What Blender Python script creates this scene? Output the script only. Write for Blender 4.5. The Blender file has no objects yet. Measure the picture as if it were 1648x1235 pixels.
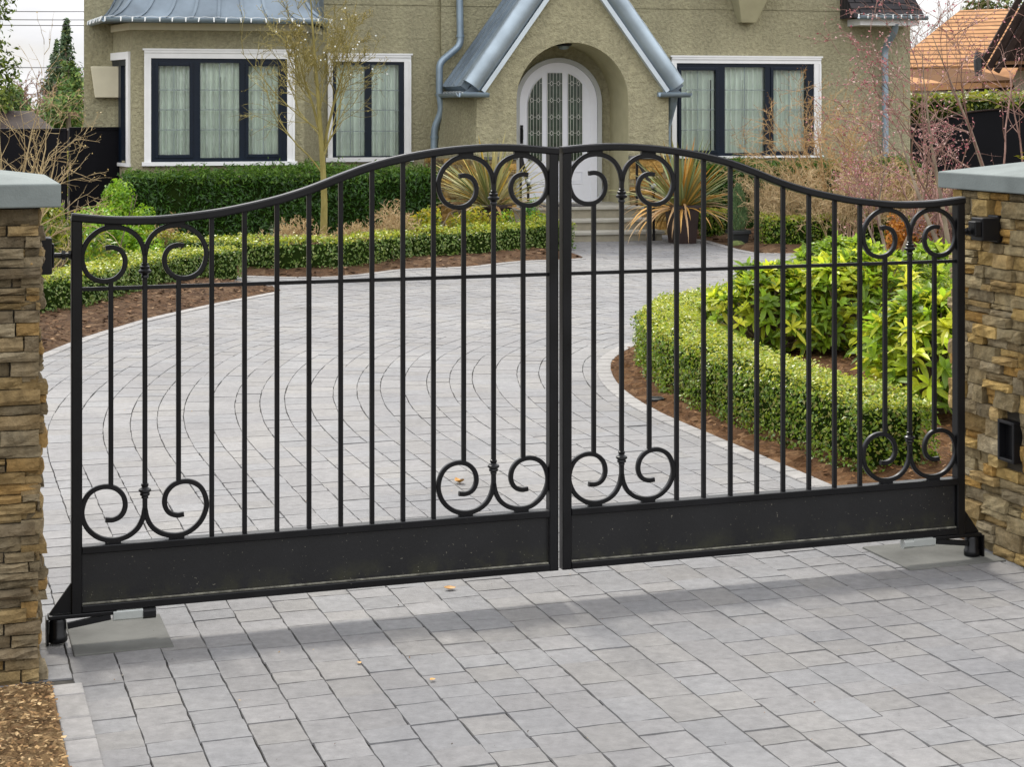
import bpy, math, random
import numpy as np
from mathutils import Vector, Matrix
from mathutils.geometry import delaunay_2d_cdt

R = math.radians
scene = bpy.context.scene
COL = scene.collection

# ------------------------------------------------------------------ camera, sky, sun, exposure
CAM_H = 1.776
FPX, CX, HZ = 2800.0, 824.0, 172.0        # focal length in photo pixels, principal column, horizon row
cam = bpy.data.cameras.new('camera')
cam.sensor_width = 36.0
cam.lens = FPX / 1648.0 * 36.0
cam.shift_y = -(617.5 - HZ) / 1648.0
cam.clip_end = 2000
camo = bpy.data.objects.new('camera', cam)
camo.location = (0, 0, CAM_H)
camo.rotation_euler = (R(90), 0, 0)
COL.objects.link(camo)
scene.camera = camo

SUN_EL, SUN_AZ = R(47), R(-18)             # azimuth measured from +Y (behind the house), towards -X
world = bpy.data.worlds.new('World')
scene.world = world
world.use_nodes = True
wn, wl = world.node_tree.nodes, world.node_tree.links
wn.clear()
w_out = wn.new('ShaderNodeOutputWorld')
w_bg = wn.new('ShaderNodeBackground')
w_sky = wn.new('ShaderNodeTexSky')
w_sky.sky_type = 'NISHITA'
w_sky.sun_disc = False
w_sky.sun_elevation = SUN_EL
w_sky.sun_rotation = SUN_AZ
w_tc = wn.new('ShaderNodeTexCoord')
w_no = wn.new('ShaderNodeTexNoise')
w_no.inputs['Scale'].default_value = 3.0
w_no.inputs['Detail'].default_value = 8
w_no.inputs['Roughness'].default_value = 0.55
w_map = wn.new('ShaderNodeMapping')
w_map.inputs['Scale'].default_value = (1, 1, 3.0)
w_map.inputs['Location'].default_value = (0.35, 0.1, 0.2)
w_rmp = wn.new('ShaderNodeValToRGB')
w_rmp.color_ramp.elements[0].position = 0.30
w_rmp.color_ramp.elements[0].color = (0.35, 0.35, 0.35, 1)
w_rmp.color_ramp.elements[1].position = 0.52
w_rmp.color_ramp.elements[1].color = (1, 1, 1, 1)
w_mix = wn.new('ShaderNodeMix')
w_mix.data_type = 'RGBA'
w_mix.inputs['B'].default_value = (10.4, 10.4, 10.6, 1)     # cloud
wl.new(w_tc.outputs['Generated'], w_map.inputs['Vector'])
wl.new(w_map.outputs['Vector'], w_no.inputs['Vector'])
wl.new(w_no.outputs['Fac'], w_rmp.inputs['Fac'])
wl.new(w_rmp.outputs['Color'], w_mix.inputs['Factor'])
wl.new(w_sky.outputs['Color'], w_mix.inputs['A'])
# an overcast sky is darker towards the horizon than overhead
w_sep = wn.new('ShaderNodeSeparateXYZ')
wl.new(w_tc.outputs['Generated'], w_sep.inputs['Vector'])
w_hz = wn.new('ShaderNodeMapRange')
w_hz.inputs['From Min'].default_value = 0.0
w_hz.inputs['From Max'].default_value = 0.40
w_hz.inputs['To Min'].default_value = 0.36
w_hz.inputs['To Max'].default_value = 1.0
wl.new(w_sep.outputs['Z'], w_hz.inputs['Value'])
w_no2 = wn.new('ShaderNodeTexNoise')
w_no2.inputs['Scale'].default_value = 9.0
w_no2.inputs['Detail'].default_value = 6
wl.new(w_map.outputs['Vector'], w_no2.inputs['Vector'])
w_r2 = wn.new('ShaderNodeMapRange')
w_r2.inputs['From Min'].default_value = 0.3
w_r2.inputs['From Max'].default_value = 0.7
w_r2.inputs['To Min'].default_value = 0.82
w_r2.inputs['To Max'].default_value = 1.12
wl.new(w_no2.outputs['Fac'], w_r2.inputs['Value'])
w_m2 = wn.new('ShaderNodeMath')
w_m2.operation = 'MULTIPLY'
wl.new(w_hz.outputs['Result'], w_m2.inputs[0])
wl.new(w_r2.outputs['Result'], w_m2.inputs[1])
w_vs = wn.new('ShaderNodeVectorMath')
w_vs.operation = 'SCALE'
wl.new(w_mix.outputs['Result'], w_vs.inputs['Vector'])
wl.new(w_m2.outputs['Value'], w_vs.inputs['Scale'])
wl.new(w_vs.outputs['Vector'], w_bg.inputs['Color'])
w_bg.inputs['Strength'].default_value = 0.15
wl.new(w_bg.outputs['Background'], w_out.inputs['Surface'])

sun = bpy.data.lights.new('sun', 'SUN')
sun.energy = 2.2
sun.angle = R(9)
sun.color = (1.0, 0.95, 0.86)
suno = bpy.data.objects.new('sun', sun)
sd = Vector((math.sin(SUN_AZ) * math.cos(SUN_EL), math.cos(SUN_AZ) * math.cos(SUN_EL), math.sin(SUN_EL)))
suno.rotation_euler = (-sd).to_track_quat('-Z', 'Y').to_euler()
suno.location = (0, 30, 30)
COL.objects.link(suno)
scene.view_settings.view_transform = 'Standard'
scene.view_settings.look = 'None'
scene.view_settings.exposure = 0.72
scene.view_settings.gamma = 1
scene.cycles.use_denoising = True
scene.cycles.max_bounces = 6
scene.cycles.transparent_max_bounces = 12

# ------------------------------------------------------------------ helpers
def tag(o, label=None, cat=None, group=None, kind=None):
    if label: o['label'] = label
    if cat: o['category'] = cat
    if group: o['group'] = group
    if kind: o['kind'] = kind
    return o

def thing(name, label, cat, loc=(0, 0, 0), rz=0.0, group=None):
    o = bpy.data.objects.new(name, None)
    o.empty_display_size = 0.2
    COL.objects.link(o)
    o.location = loc
    o.rotation_euler = (0, 0, rz)
    return tag(o, label, cat, group)

def link(name, me, parent=None):
    o = bpy.data.objects.new(name, me)
    COL.objects.link(o)
    if parent is not None: o.parent = parent
    return o

def copy_tree(o, parent=None):
    c = o.copy()
    COL.objects.link(c)
    if parent is not None: c.parent = parent
    for ch in list(o.children): copy_tree(ch, c)
    return c

def G(px, py):                              # photo pixel -> point on the ground
    Y = CAM_H * FPX / (py - HZ)
    return ((px - CX) * Y / FPX, Y)

def P(px, py, Y):                           # photo pixel at a known depth
    return Vector(((px - CX) * Y / FPX, Y, CAM_H - (py - HZ) * Y / FPX))

def catmull(pts, n=8, closed=False):
    pts = [Vector(p) for p in pts]
    out = []
    m = len(pts)
    rng = range(m if closed else m - 1)
    for i in rng:
        if closed:
            p0, p1, p2, p3 = pts[(i - 1) % m], pts[i], pts[(i + 1) % m], pts[(i + 2) % m]
        else:
            p1, p2 = pts[i], pts[i + 1]
            p0 = pts[i - 1] if i > 0 else p1 * 2 - p2
            p3 = pts[i + 2] if i + 2 < m else p2 * 2 - p1
        for k in range(n):
            t = k / n
            out.append(0.5 * ((2 * p1) + (p2 - p0) * t + (2 * p0 - 5 * p1 + 4 * p2 - p3) * t * t + (3 * p1 - p0 - 3 * p2 + p3) * t ** 3))
    if not closed: out.append(pts[-1].copy())
    return out

class MB:
    def __init__(s):
        s.v, s.f, s.c = [], [], []
    def add(s, vs, fs, col=None):
        b = len(s.v)
        s.v.extend([tuple(v) for v in vs])
        s.f.extend([tuple(i + b for i in f) for f in fs])
        s.c.extend([col] * len(fs))
        return s
    def box(s, x0, x1, y0, y1, z0, z1, col=None):
        vs = [(x0, y0, z0), (x1, y0, z0), (x1, y1, z0), (x0, y1, z0), (x0, y0, z1), (x1, y0, z1), (x1, y1, z1), (x0, y1, z1)]
        return s.add(vs, [(0, 3, 2, 1), (4, 5, 6, 7), (0, 1, 5, 4), (1, 2, 6, 5), (2, 3, 7, 6), (3, 0, 4, 7)], col)
    def prism(s, poly, lo, hi, axis='z', col=None):
        # poly: 2-D points; axis: the direction it is extruded along
        n = len(poly)
        def m(p, h):
            if axis == 'z': return (p[0], p[1], h)
            if axis == 'y': return (p[0], h, p[1])
            return (h, p[0], p[1])
        vs = [m(p, lo) for p in poly] + [m(p, hi) for p in poly]
        fs = [tuple(range(n))[::-1], tuple(range(n, 2 * n))] + [(i, (i + 1) % n, n + (i + 1) % n, n + i) for i in range(n)]
        return s.add(vs, fs, col)
    def sweep(s, pts, prof, up=(0, 1, 0), col=None, scale=None, closed=False):
        # prof: 2-D profile (side, up) swept along pts with a fixed up vector
        pts = [Vector(p) for p in pts]
        up = Vector(up)
        m, n = len(pts), len(prof)
        vs = []
        for i, p in enumerate(pts):
            if closed: t = pts[(i + 1) % m] - pts[i - 1]
            else: t = pts[min(i + 1, m - 1)] - pts[max(i - 1, 0)]
            t.normalize()
            sd_ = t.cross(up).normalized()
            u2 = sd_.cross(t).normalized()
            k = 1 if scale is None else scale[i]
            vs += [p + sd_ * a * k + u2 * b * k for a, b in prof]
        fs = []
        for i in range(m if closed else m - 1):
            a, b = i * n, ((i + 1) % m) * n
            for j in range(n):
                fs.append((a + j, a + (j + 1) % n, b + (j + 1) % n, b + j))
        if not closed:
            fs += [tuple(range(n))[::-1], tuple(range((m - 1) * n, m * n))]
        return s.add(vs, fs, col)
    def tube(s, pts, r, n=8, col=None):
        pts = [Vector(p) for p in pts]
        m = len(pts)
        rr = r if hasattr(r, '__len__') else [r] * m
        t0 = (pts[1] - pts[0]).normalized()
        a = t0.orthogonal().normalized()
        vs = []
        for i, p in enumerate(pts):
            t = (pts[min(i + 1, m - 1)] - pts[max(i - 1, 0)])
            if t.length < 1e-9: t = t0
            t = t.normalized()
            a = (a - t * a.dot(t))
            a = a.normalized() if a.length > 1e-6 else t.orthogonal().normalized()
            b = t.cross(a)
            for j in range(n):
                w = 2 * math.pi * j / n
                vs.append(p + (a * math.cos(w) + b * math.sin(w)) * rr[i])
        fs = []
        for i in range(m - 1):
            for j in range(n):
                fs.append((i * n + j, i * n + (j + 1) % n, (i + 1) * n + (j + 1) % n, (i + 1) * n + j))
        fs += [tuple(range(n))[::-1], tuple(range((m - 1) * n, m * n))]
        return s.add(vs, fs, col)
    def lathe(s, prof, n=14, c=(0, 0, 0), col=None):
        m = len(prof)
        vs = [(c[0] + r * math.cos(2 * math.pi * j / n), c[1] + r * math.sin(2 * math.pi * j / n), c[2] + z) for r, z in prof for j in range(n)]
        fs = [(i * n + j, i * n + (j + 1) % n, (i + 1) * n + (j + 1) % n, (i + 1) * n + j) for i in range(m - 1) for j in range(n)]
        fs += [tuple(range(n))[::-1], tuple(range((m - 1) * n, m * n))]
        return s.add(vs, fs, col)
    def sphere(s, c, r, n=8, col=None, sz=1.0):
        prof = [(r * math.sin(math.pi * k / 6) + 1e-4, -r * sz * math.cos(math.pi * k / 6)) for k in range(7)]
        return s.lathe(prof, n, c, col)
    def build(s, name, mat, parent=None, smooth=None, bevel=0.0, origin=None):
        me = bpy.data.meshes.new(name)
        v = s.v
        if origin is not None:
            ox, oy, oz = origin
            v = [(a - ox, b - oy, c - oz) for a, b, c in v]
        me.from_pydata(v, [], s.f)
        if any(c is not None for c in s.c):
            at = me.attributes.new('Col', 'FLOAT_COLOR', 'FACE')
            buf = np.ones((len(s.f), 4), np.float32)
            for i, c in enumerate(s.c):
                if c is not None: buf[i, :3] = c
            at.data.foreach_set('color', buf.ravel())
        me.materials.append(mat)
        if smooth is not None:
            me.shade_smooth()
            me.set_sharp_from_angle(angle=R(smooth))
        me.update()
        o = link(name, me, parent)
        if origin is not None and parent is None: o.location = origin
        if bevel:
            b = o.modifiers.new('bevel', 'BEVEL')
            b.width = bevel
            b.segments = 2
            b.limit_method = 'ANGLE'
            b.angle_limit = R(40)
        return o

def np_mesh(name, verts, nper, mat, cols=None, parent=None, origin=None, smooth=False):
    """verts: (N*nper,3): N separate polygons of nper corners; cols: (N,3) per polygon"""
    verts = np.asarray(verts, np.float32).reshape(-1, 3)
    if origin is not None: verts = verts - np.asarray(origin, np.float32)
    n = len(verts) // nper
    me = bpy.data.meshes.new(name)
    me.vertices.add(len(verts))
    me.vertices.foreach_set('co', verts.ravel())
    me.loops.add(len(verts))
    me.loops.foreach_set('vertex_index', np.arange(len(verts), dtype=np.int32))
    me.polygons.add(n)
    me.polygons.foreach_set('loop_start', np.arange(0, len(verts), nper, dtype=np.int32))
    me.polygons.foreach_set('loop_total', np.full(n, nper, np.int32))
    if cols is not None:
        at = me.attributes.new('Col', 'FLOAT_COLOR', 'FACE')
        buf = np.ones((n, 4), np.float32)
        buf[:, :3] = cols
        at.data.foreach_set('color', buf.ravel())
    me.materials.append(mat)
    me.update(calc_edges=True)
    o = link(name, me, parent)
    if origin is not None and parent is None: o.location = origin
    return o

# ------------------------------------------------------------------ materials
def mat_new(name):
    m = bpy.data.materials.new(name)
    m.use_nodes = True
    n, l = m.node_tree.nodes, m.node_tree.links
    return m, n, l, n['Principled BSDF']

def node(n, kind, **kw):
    x = n.new(kind)
    for k, v in kw.items():
        if k in x.inputs: x.inputs[k].default_value = v
        else: setattr(x, k, v)
    return x

def noise(n, l, scale, detail=4, rough=0.55, coord='Object', stretch=None):
    tc = n.new('ShaderNodeTexCoord')
    t = n.new('ShaderNodeTexNoise')
    t.inputs['Scale'].default_value = scale
    t.inputs['Detail'].default_value = detail
    t.inputs['Roughness'].default_value = rough
    if stretch:
        mp = n.new('ShaderNodeMapping')
        mp.inputs['Scale'].default_value = stretch
        l.new(tc.outputs[coord], mp.inputs['Vector'])
        l.new(mp.outputs['Vector'], t.inputs['Vector'])
    else:
        l.new(tc.outputs[coord], t.inputs['Vector'])
    return t

def ramp(n, l, fac, stops):
    r = n.new('ShaderNodeValToRGB')
    e = r.color_ramp.elements
    while len(e) < len(stops): e.new(0.5)
    for i, (p, c) in enumerate(stops):
        e[i].position = p
        e[i].color = (*c, 1) if len(c) == 3 else c
    l.new(fac, r.inputs['Fac'])
    return r

def mul(n, l, a, b, fac=1.0, mode='MULTIPLY'):
    m = n.new('ShaderNodeMix')
    m.data_type = 'RGBA'
    m.blend_type = mode
    m.inputs['Factor'].default_value = fac
    l.new(a, m.inputs['A'])
    l.new(b, m.inputs['B'])
    return m.outputs['Result']

def bump(n, l, p, h, strength=0.4, dist=0.01):
    b = n.new('ShaderNodeBump')
    b.inputs['Strength'].default_value = strength
    b.inputs['Distance'].default_value = dist
    l.new(h, b.inputs['Height'])
    l.new(b.outputs['Normal'], p.inputs['Normal'])
    return b

def mat_plain(name, col, rough=0.5, metal=0.0, var=0.12, vscale=6.0, bscale=60, bstr=0.08, spec=0.5):
    m, n, l, p = mat_new(name)
    t = noise(n, l, vscale, 5)
    c0 = tuple(max(0, c * (1 - var)) for c in col)
    c1 = tuple(min(1, c * (1 + var)) for c in col)
    r = ramp(n, l, t.outputs['Fac'], [(0.3, c0), (0.7, c1)])
    l.new(r.outputs['Color'], p.inputs['Base Color'])
    p.inputs['Roughness'].default_value = rough
    p.inputs['Metallic'].default_value = metal
    p.inputs['Specular IOR Level'].default_value = spec
    if bstr:
        t2 = noise(n, l, bscale, 3)
        bump(n, l, p, t2.outputs['Fac'], bstr, 0.004)
    return m

def mat_leaf(name, rough=0.42, trans=0.25, spec=0.5, gain=1.0):
    m, n, l, p = mat_new(name)
    a = n.new('ShaderNodeAttribute')
    a.attribute_name = 'Col'
    l.new(a.outputs['Color'], p.inputs['Base Color'])
    p.inputs['Roughness'].default_value = rough
    p.inputs['Specular IOR Level'].default_value = spec
    tr = n.new('ShaderNodeBsdfTranslucent')
    l.new(a.outputs['Color'], tr.inputs['Color'])
    mx = n.new('ShaderNodeMixShader')
    mx.inputs['Fac'].default_value = trans
    l.new(p.outputs['BSDF'], mx.inputs[1])
    l.new(tr.outputs['BSDF'], mx.inputs[2])
    l.new(mx.outputs['Shader'], n['Material Output'].inputs['Surface'])
    return m

def mat_attr(name, rough=0.8, nscale=30, nvar=(0.75, 1.2), bscale=80, bstr=0.3, bdist=0.006, spec=0.3, stain=None):
    m, n, l, p = mat_new(name)
    a = n.new('ShaderNodeAttribute')
    a.attribute_name = 'Col'
    t = noise(n, l, nscale, 6, 0.65)
    r = ramp(n, l, t.outputs['Fac'], [(0.25, (nvar[0],) * 3), (0.75, (nvar[1],) * 3)])
    c = mul(n, l, a.outputs['Color'], r.outputs['Color'])
    if stain:
        t3 = noise(n, l, stain[0], 5, 0.6)
        r3 = ramp(n, l, t3.outputs['Fac'], [(0.35, stain[1]), (0.65, stain[2])])
        c = mul(n, l, c, r3.outputs['Color'])
    l.new(c, p.inputs['Base Color'])
    p.inputs['Roughness'].default_value = rough
    p.inputs['Specular IOR Level'].default_value = spec
    t2 = noise(n, l, bscale, 6, 0.7)
    bump(n, l, p, t2.outputs['Fac'], bstr, bdist)
    return m

def mat_stucco():
    m, n, l, p = mat_new('stucco')
    t = noise(n, l, 1.1, 5)
    r = ramp(n, l, t.outputs['Fac'], [(0.3, (0.335, 0.308, 0.195)), (0.7, (0.39, 0.36, 0.232))])
    t2 = noise(n, l, 21, 4, 0.6)
    r2 = ramp(n, l, t2.outputs['Fac'], [(0.3, (0.78,) * 3), (0.7, (1.14,) * 3)])
    t4 = noise(n, l, 3.2, 5, 0.6, stretch=(1, 1, 0.12))            # rain streaks
    r4 = ramp(n, l, t4.outputs['Fac'], [(0.35, (0.92, 0.92, 0.93)), (0.62, (1.03, 1.03, 1.03))])
    l.new(mul(n, l, mul(n, l, r.outputs['Color'], r2.outputs['Color']), r4.outputs['Color']), p.inputs['Base Color'])
    p.inputs['Roughness'].default_value = 0.92
    p.inputs['Specular IOR Level'].default_value = 0.15
    t3 = noise(n, l, 21, 5, 0.66)
    bump(n, l, p, t3.outputs['Fac'], 1.0, 0.045)
    return m

def mat_gate():
    m, n, l, p = mat_new('black_paint')
    t = noise(n, l, 5, 6)
    r = ramp(n, l, t.outputs['Fac'], [(0.3, (0.0022, 0.0022, 0.0026)), (0.75, (0.0048, 0.0048, 0.0058))])
    t2 = noise(n, l, 150, 2)                       # fine pollen and dust specks
    r2 = ramp(n, l, t2.outputs['Fac'], [(0.76, (0, 0, 0)), (0.80, (0.16, 0.15, 0.12))])
    l.new(mul(n, l, r.outputs['Color'], r2.outputs['Color'], 1.0, 'ADD'), p.inputs['Base Color'])
    rr = ramp(n, l, t.outputs['Fac'], [(0.3, (0.26,) * 3), (0.7, (0.42,) * 3)])
    l.new(rr.outputs['Color'], p.inputs['Roughness'])
    p.inputs['Specular IOR Level'].default_value = 0.27
    t3 = noise(n, l, 90, 3)
    bump(n, l, p, t3.outputs['Fac'], 0.06, 0.003)
    return m

def mat_kick():
    """the gate's kick panel: black paint with pollen specks and a mossy, dusty lower edge"""
    m, n, l, p = mat_new('kick_panel_paint')
    t = noise(n, l, 5, 6)
    base = ramp(n, l, t.outputs['Fac'], [(0.3, (0.0040, 0.0040, 0.0046)), (0.75, (0.0085, 0.0085, 0.0095))])
    sp = noise(n, l, 120, 2)
    specks = ramp(n, l, sp.outputs['Fac'], [(0.715, (0, 0, 0)), (0.745, (0.14, 0.13, 0.10))])
    tc = n.new('ShaderNodeTexCoord')
    sx = n.new('ShaderNodeSeparateXYZ')
    l.new(tc.outputs['Object'], sx.inputs['Vector'])
    mr = n.new('ShaderNodeMapRange')
    for k, v in (('From Min', 0.125), ('From Max', 0.20), ('To Min', 1.0), ('To Max', 0.0)): mr.inputs[k].default_value = v
    l.new(sx.outputs['Z'], mr.inputs['Value'])
    ms = noise(n, l, 7, 6, 0.7)
    rm = ramp(n, l, ms.outputs['Fac'], [(0.45, (0, 0, 0)), (0.70, (0.026, 0.026, 0.008))])
    sc = n.new('ShaderNodeVectorMath'); sc.operation = 'SCALE'
    l.new(rm.outputs['Color'], sc.inputs[0]); l.new(mr.outputs['Result'], sc.inputs['Scale'])
    c = mul(n, l, base.outputs['Color'], specks.outputs['Color'], 1.0, 'ADD')
    c = mul(n, l, c, sc.outputs['Vector'], 1.0, 'ADD')
    l.new(c, p.inputs['Base Color'])
    p.inputs['Roughness'].default_value = 0.42
    p.inputs['Specular IOR Level'].default_value = 0.4
    bump(n, l, p, sp.outputs['Fac'], 0.15, 0.002)
    return m

def mat_glass():
    m, n, l, p = mat_new('window_glass')
    n.remove(p)
    tr = n.new('ShaderNodeBsdfTransparent')
    tr.inputs['Color'].default_value = (0.92, 0.97, 0.95, 1)
    gl = n.new('ShaderNodeBsdfGlossy')
    gl.inputs['Roughness'].default_value = 0.03
    t = noise(n, l, 2.0, 2)
    bb = n.new('ShaderNodeBump')
    bb.inputs['Strength'].default_value = 0.05
    l.new(t.outputs['Fac'], bb.inputs['Height'])
    l.new(bb.outputs['Normal'], gl.inputs['Normal'])
    fr = n.new('ShaderNodeFresnel')
    fr.inputs['IOR'].default_value = 1.5
    mx = n.new('ShaderNodeMixShader')
    l.new(fr.outputs['Fac'], mx.inputs['Fac'])
    l.new(tr.outputs['BSDF'], mx.inputs[1])
    l.new(gl.outputs['BSDF'], mx.inputs[2])
    l.new(mx.outputs['Shader'], n['Material Output'].inputs['Surface'])
    return m

def mat_bark(name, c0, c1, scale=14):
    m, n, l, p = mat_new(name)
    t = noise(n, l, scale, 6, 0.6, stretch=(1, 1, 0.35))
    r = ramp(n, l, t.outputs['Fac'], [(0.3, c0), (0.7, c1)])
    l.new(r.outputs['Color'], p.inputs['Base Color'])
    p.inputs['Roughness'].default_value = 0.85
    p.inputs['Specular IOR Level'].default_value = 0.2
    bump(n, l, p, t.outputs['Fac'], 0.5, 0.006)
    return m

def mat_shingle(name, c0, c1, row=0.16, brick=0.3, mortar=0.012):
    m, n, l, p = mat_new(name)
    tc = n.new('ShaderNodeTexCoord')
    br = n.new('ShaderNodeTexBrick')
    br.inputs['Scale'].default_value = 1.0
    br.inputs['Brick Width'].default_value = brick
    br.inputs['Row Height'].default_value = row
    br.inputs['Mortar Size'].default_value = mortar
    br.inputs['Color1'].default_value = (*c0, 1)
    br.inputs['Color2'].default_value = (*c1, 1)
    br.inputs['Mortar'].default_value = (c0[0] * 0.35, c0[1] * 0.35, c0[2] * 0.35, 1)
    l.new(tc.outputs['UV'], br.inputs['Vector'])
    t = noise(n, l, 3.0, 5)
    r = ramp(n, l, t.outputs['Fac'], [(0.3, (0.8,) * 3), (0.7, (1.2,) * 3)])
    l.new(mul(n, l, br.outputs['Color'], r.outputs['Color']), p.inputs['Base Color'])
    p.inputs['Roughness'].default_value = 0.9
    p.inputs['Specular IOR Level'].default_value = 0.1
    bump(n, l, p, br.outputs['Fac'], 0.6, -0.02)
    return m

M = {}
M['gate'] = mat_gate()
M['kick'] = mat_kick()
M['rake_trim'] = mat_plain('pale_zinc_trim', (0.50, 0.56, 0.60), 0.45, 0.2, var=0.06, bstr=0.03)
M['dust'] = mat_plain('dusty_bead', (0.13, 0.125, 0.10), 0.8, var=0.7, vscale=40, bstr=0.2)
M['stucco'] = mat_stucco()
M['smooth_stucco'] = mat_plain('smooth_stucco', (0.395, 0.365, 0.225), 0.85, var=0.08, bscale=40, bstr=0.15)
M['band'] = mat_plain('fascia_band', (0.62, 0.575, 0.42), 0.75, var=0.05)
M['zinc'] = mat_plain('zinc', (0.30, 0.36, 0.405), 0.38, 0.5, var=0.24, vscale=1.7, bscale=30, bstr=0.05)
M['roof_zinc'] = mat_plain('dark_roof_zinc', (0.175, 0.215, 0.25), 0.5, 0.3, var=0.28, vscale=1.8, bscale=14, bstr=0.08, spec=0.35)  # darker zinc tone for the bay and porch roofs
M['zinc_dark'] = mat_plain('zinc_pipe', (0.25, 0.32, 0.38), 0.42, 0.4, var=0.15, vscale=4, bstr=0.04)
M['trim'] = mat_plain('white_trim', (0.74, 0.74, 0.73), 0.45, var=0.04, bstr=0.03)
M['navy'] = mat_plain('navy_frame', (0.004, 0.009, 0.019), 0.32, var=0.15, bstr=0.02, spec=0.25)
M['glass'] = mat_glass()
M['curtain'] = mat_plain('curtain', (0.86, 0.90, 0.83), 0.9, var=0.08, vscale=3, bstr=0.0)
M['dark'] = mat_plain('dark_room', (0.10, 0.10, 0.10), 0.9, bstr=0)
M['muntin'] = mat_plain('leading', (0.20, 0.24, 0.24), 0.4, 0.5, bstr=0)
M['lead_white'] = mat_plain('pale_leading', (0.55, 0.55, 0.50), 0.35, 0.4, bstr=0)
M['door'] = mat_plain('door_paint', (0.74, 0.75, 0.80), 0.35, var=0.03, bstr=0.02)
M['door_frame'] = mat_plain('door_surround', (0.42, 0.43, 0.42), 0.5, var=0.05, bstr=0.02)
M['door_glass'] = mat_plain('leaded_glass', (0.020, 0.040, 0.022), 0.12, var=0.6, vscale=7, bscale=25, bstr=0.15)
M['bulb'] = mat_plain('light_clip', (0.75, 0.77, 0.75), 0.3, var=0.02, bstr=0)
M['black'] = mat_plain('black_iron', (0.004, 0.004, 0.005), 0.45, var=0.2, bstr=0.05, spec=0.3)
M['fence'] = mat_plain('black_fence', (0.003, 0.003, 0.0045), 0.55, var=0.25, vscale=2, bstr=0.05, spec=0.12)
M['cap'] = mat_plain('pillar_cap', (0.155, 0.175, 0.168), 0.85, var=0.14, vscale=7, bscale=120, bstr=0.3, spec=0.2)
M['capr'] = M['cap']
M['stone'] = mat_attr('ledge_stone', 0.85, 22, (0.45, 1.34), 38, 1.0, 0.016, 0.15, stain=(6, (0.78, 0.70, 0.55), (1.08, 1.05, 0.95)))
M['mortar'] = mat_plain('stone_core', (0.05, 0.042, 0.03), 0.95, bstr=0.2)
M['paver'] = mat_attr('paver', 0.78, 26, (0.78, 1.20), 75, 0.6, 0.006, 0.25, stain=(1.1, (0.84, 0.84, 0.85), (1.08, 1.075, 1.06)))
M['sand'] = mat_plain('joint_sand', (0.030, 0.027, 0.022), 0.95, var=0.5, vscale=25, bscale=200, bstr=0.3)
M['step'] = mat_plain('step_stone', (0.25, 0.225, 0.165), 0.75, var=0.16, vscale=7, bscale=60, bstr=0.2)
M['tread'] = mat_plain('tread_stone', (0.31, 0.295, 0.25), 0.7, var=0.10, vscale=6, bscale=60, bstr=0.15)
M['slab'] = mat_plain('stone_slab', (0.115, 0.115, 0.106), 0.8, var=0.22, vscale=5, bscale=50, bstr=0.3, spec=0.08)
M['soil'] = mat_attr('mulch', 0.95, 40, (0.5, 1.4), 60, 0.8, 0.02, 0.1)
M['ground'] = mat_plain('earth', (0.10, 0.085, 0.05), 0.95, var=0.3, vscale=3, bscale=30, bstr=0.4)
M['leaf'] = mat_leaf('leaf', 0.38, 0.38, 0.38)
M['leaf_soft'] = mat_leaf('soft_leaf', 0.42, 0.48, 0.35)
M['needle'] = mat_leaf('needle', 0.6, 0.15, 0.25)
M['strap'] = mat_leaf('strap_leaf', 0.4, 0.2, 0.4)
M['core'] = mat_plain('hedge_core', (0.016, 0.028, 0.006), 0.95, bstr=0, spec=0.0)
M['bark_yellow'] = mat_bark('olive_bark', (0.15, 0.125, 0.035), (0.29, 0.245, 0.085))
M['bark_tan'] = mat_bark('tan_bark', (0.22, 0.155, 0.075), (0.43, 0.335, 0.18))
M['bark_straw'] = mat_bark('straw_twig', (0.34, 0.24, 0.12), (0.58, 0.45, 0.26))
M['bark_grey'] = mat_bark('grey_bark', (0.13, 0.10, 0.075), (0.30, 0.24, 0.17))
M['bark_red'] = mat_bark('red_twig', (0.13, 0.07, 0.058), (0.31, 0.19, 0.15))
M['bark_orange'] = mat_bark('orange_twig', (0.30, 0.185, 0.08), (0.48, 0.33, 0.16))
M['pink'] = mat_leaf('pink_bud', 0.5, 0.2, 0.3)
M['pot'] = mat_plain('brown_pot', (0.022, 0.010, 0.008), 0.4, var=0.2, bstr=0.05)
M['pot_grey'] = mat_plain('grey_pot', (0.02, 0.022, 0.024), 0.4, var=0.2, bstr=0.05)
M['silver'] = mat_plain('motor_alloy', (0.42, 0.44, 0.42), 0.45, 0.5, var=0.15, bstr=0.1)
M['roof_orange'] = mat_shingle('orange_shingle', (0.34, 0.175, 0.08), (0.43, 0.235, 0.115), 0.22, 4.0, 0.035)
M['roof_dark'] = mat_shingle('dark_shingle', (0.035, 0.033, 0.036), (0.055, 0.05, 0.052), 0.14, 0.28)
M['brown'] = mat_plain('brown_timber', (0.026, 0.017, 0.014), 0.8, var=0.3, bstr=0.1, spec=0.1)
M['render'] = mat_plain('pale_render', (0.50, 0.46, 0.38), 0.85, var=0.1, bstr=0.1)
M['cable'] = mat_plain('cable', (0.03, 0.03, 0.03), 0.6, bstr=0)
M['orange_leaf'] = mat_plain('fallen_leaf', (0.50, 0.26, 0.06), 0.6, var=0.3, vscale=20, bstr=0.1)
M['mat_rug'] = mat_plain('door_mat', (0.06, 0.055, 0.055), 0.95, var=0.3, vscale=40, bstr=0.3)
M['moss'] = mat_plain('moss', (0.09, 0.11, 0.03), 0.95, var=0.4, vscale=30, bscale=60, bstr=0.6)

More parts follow.
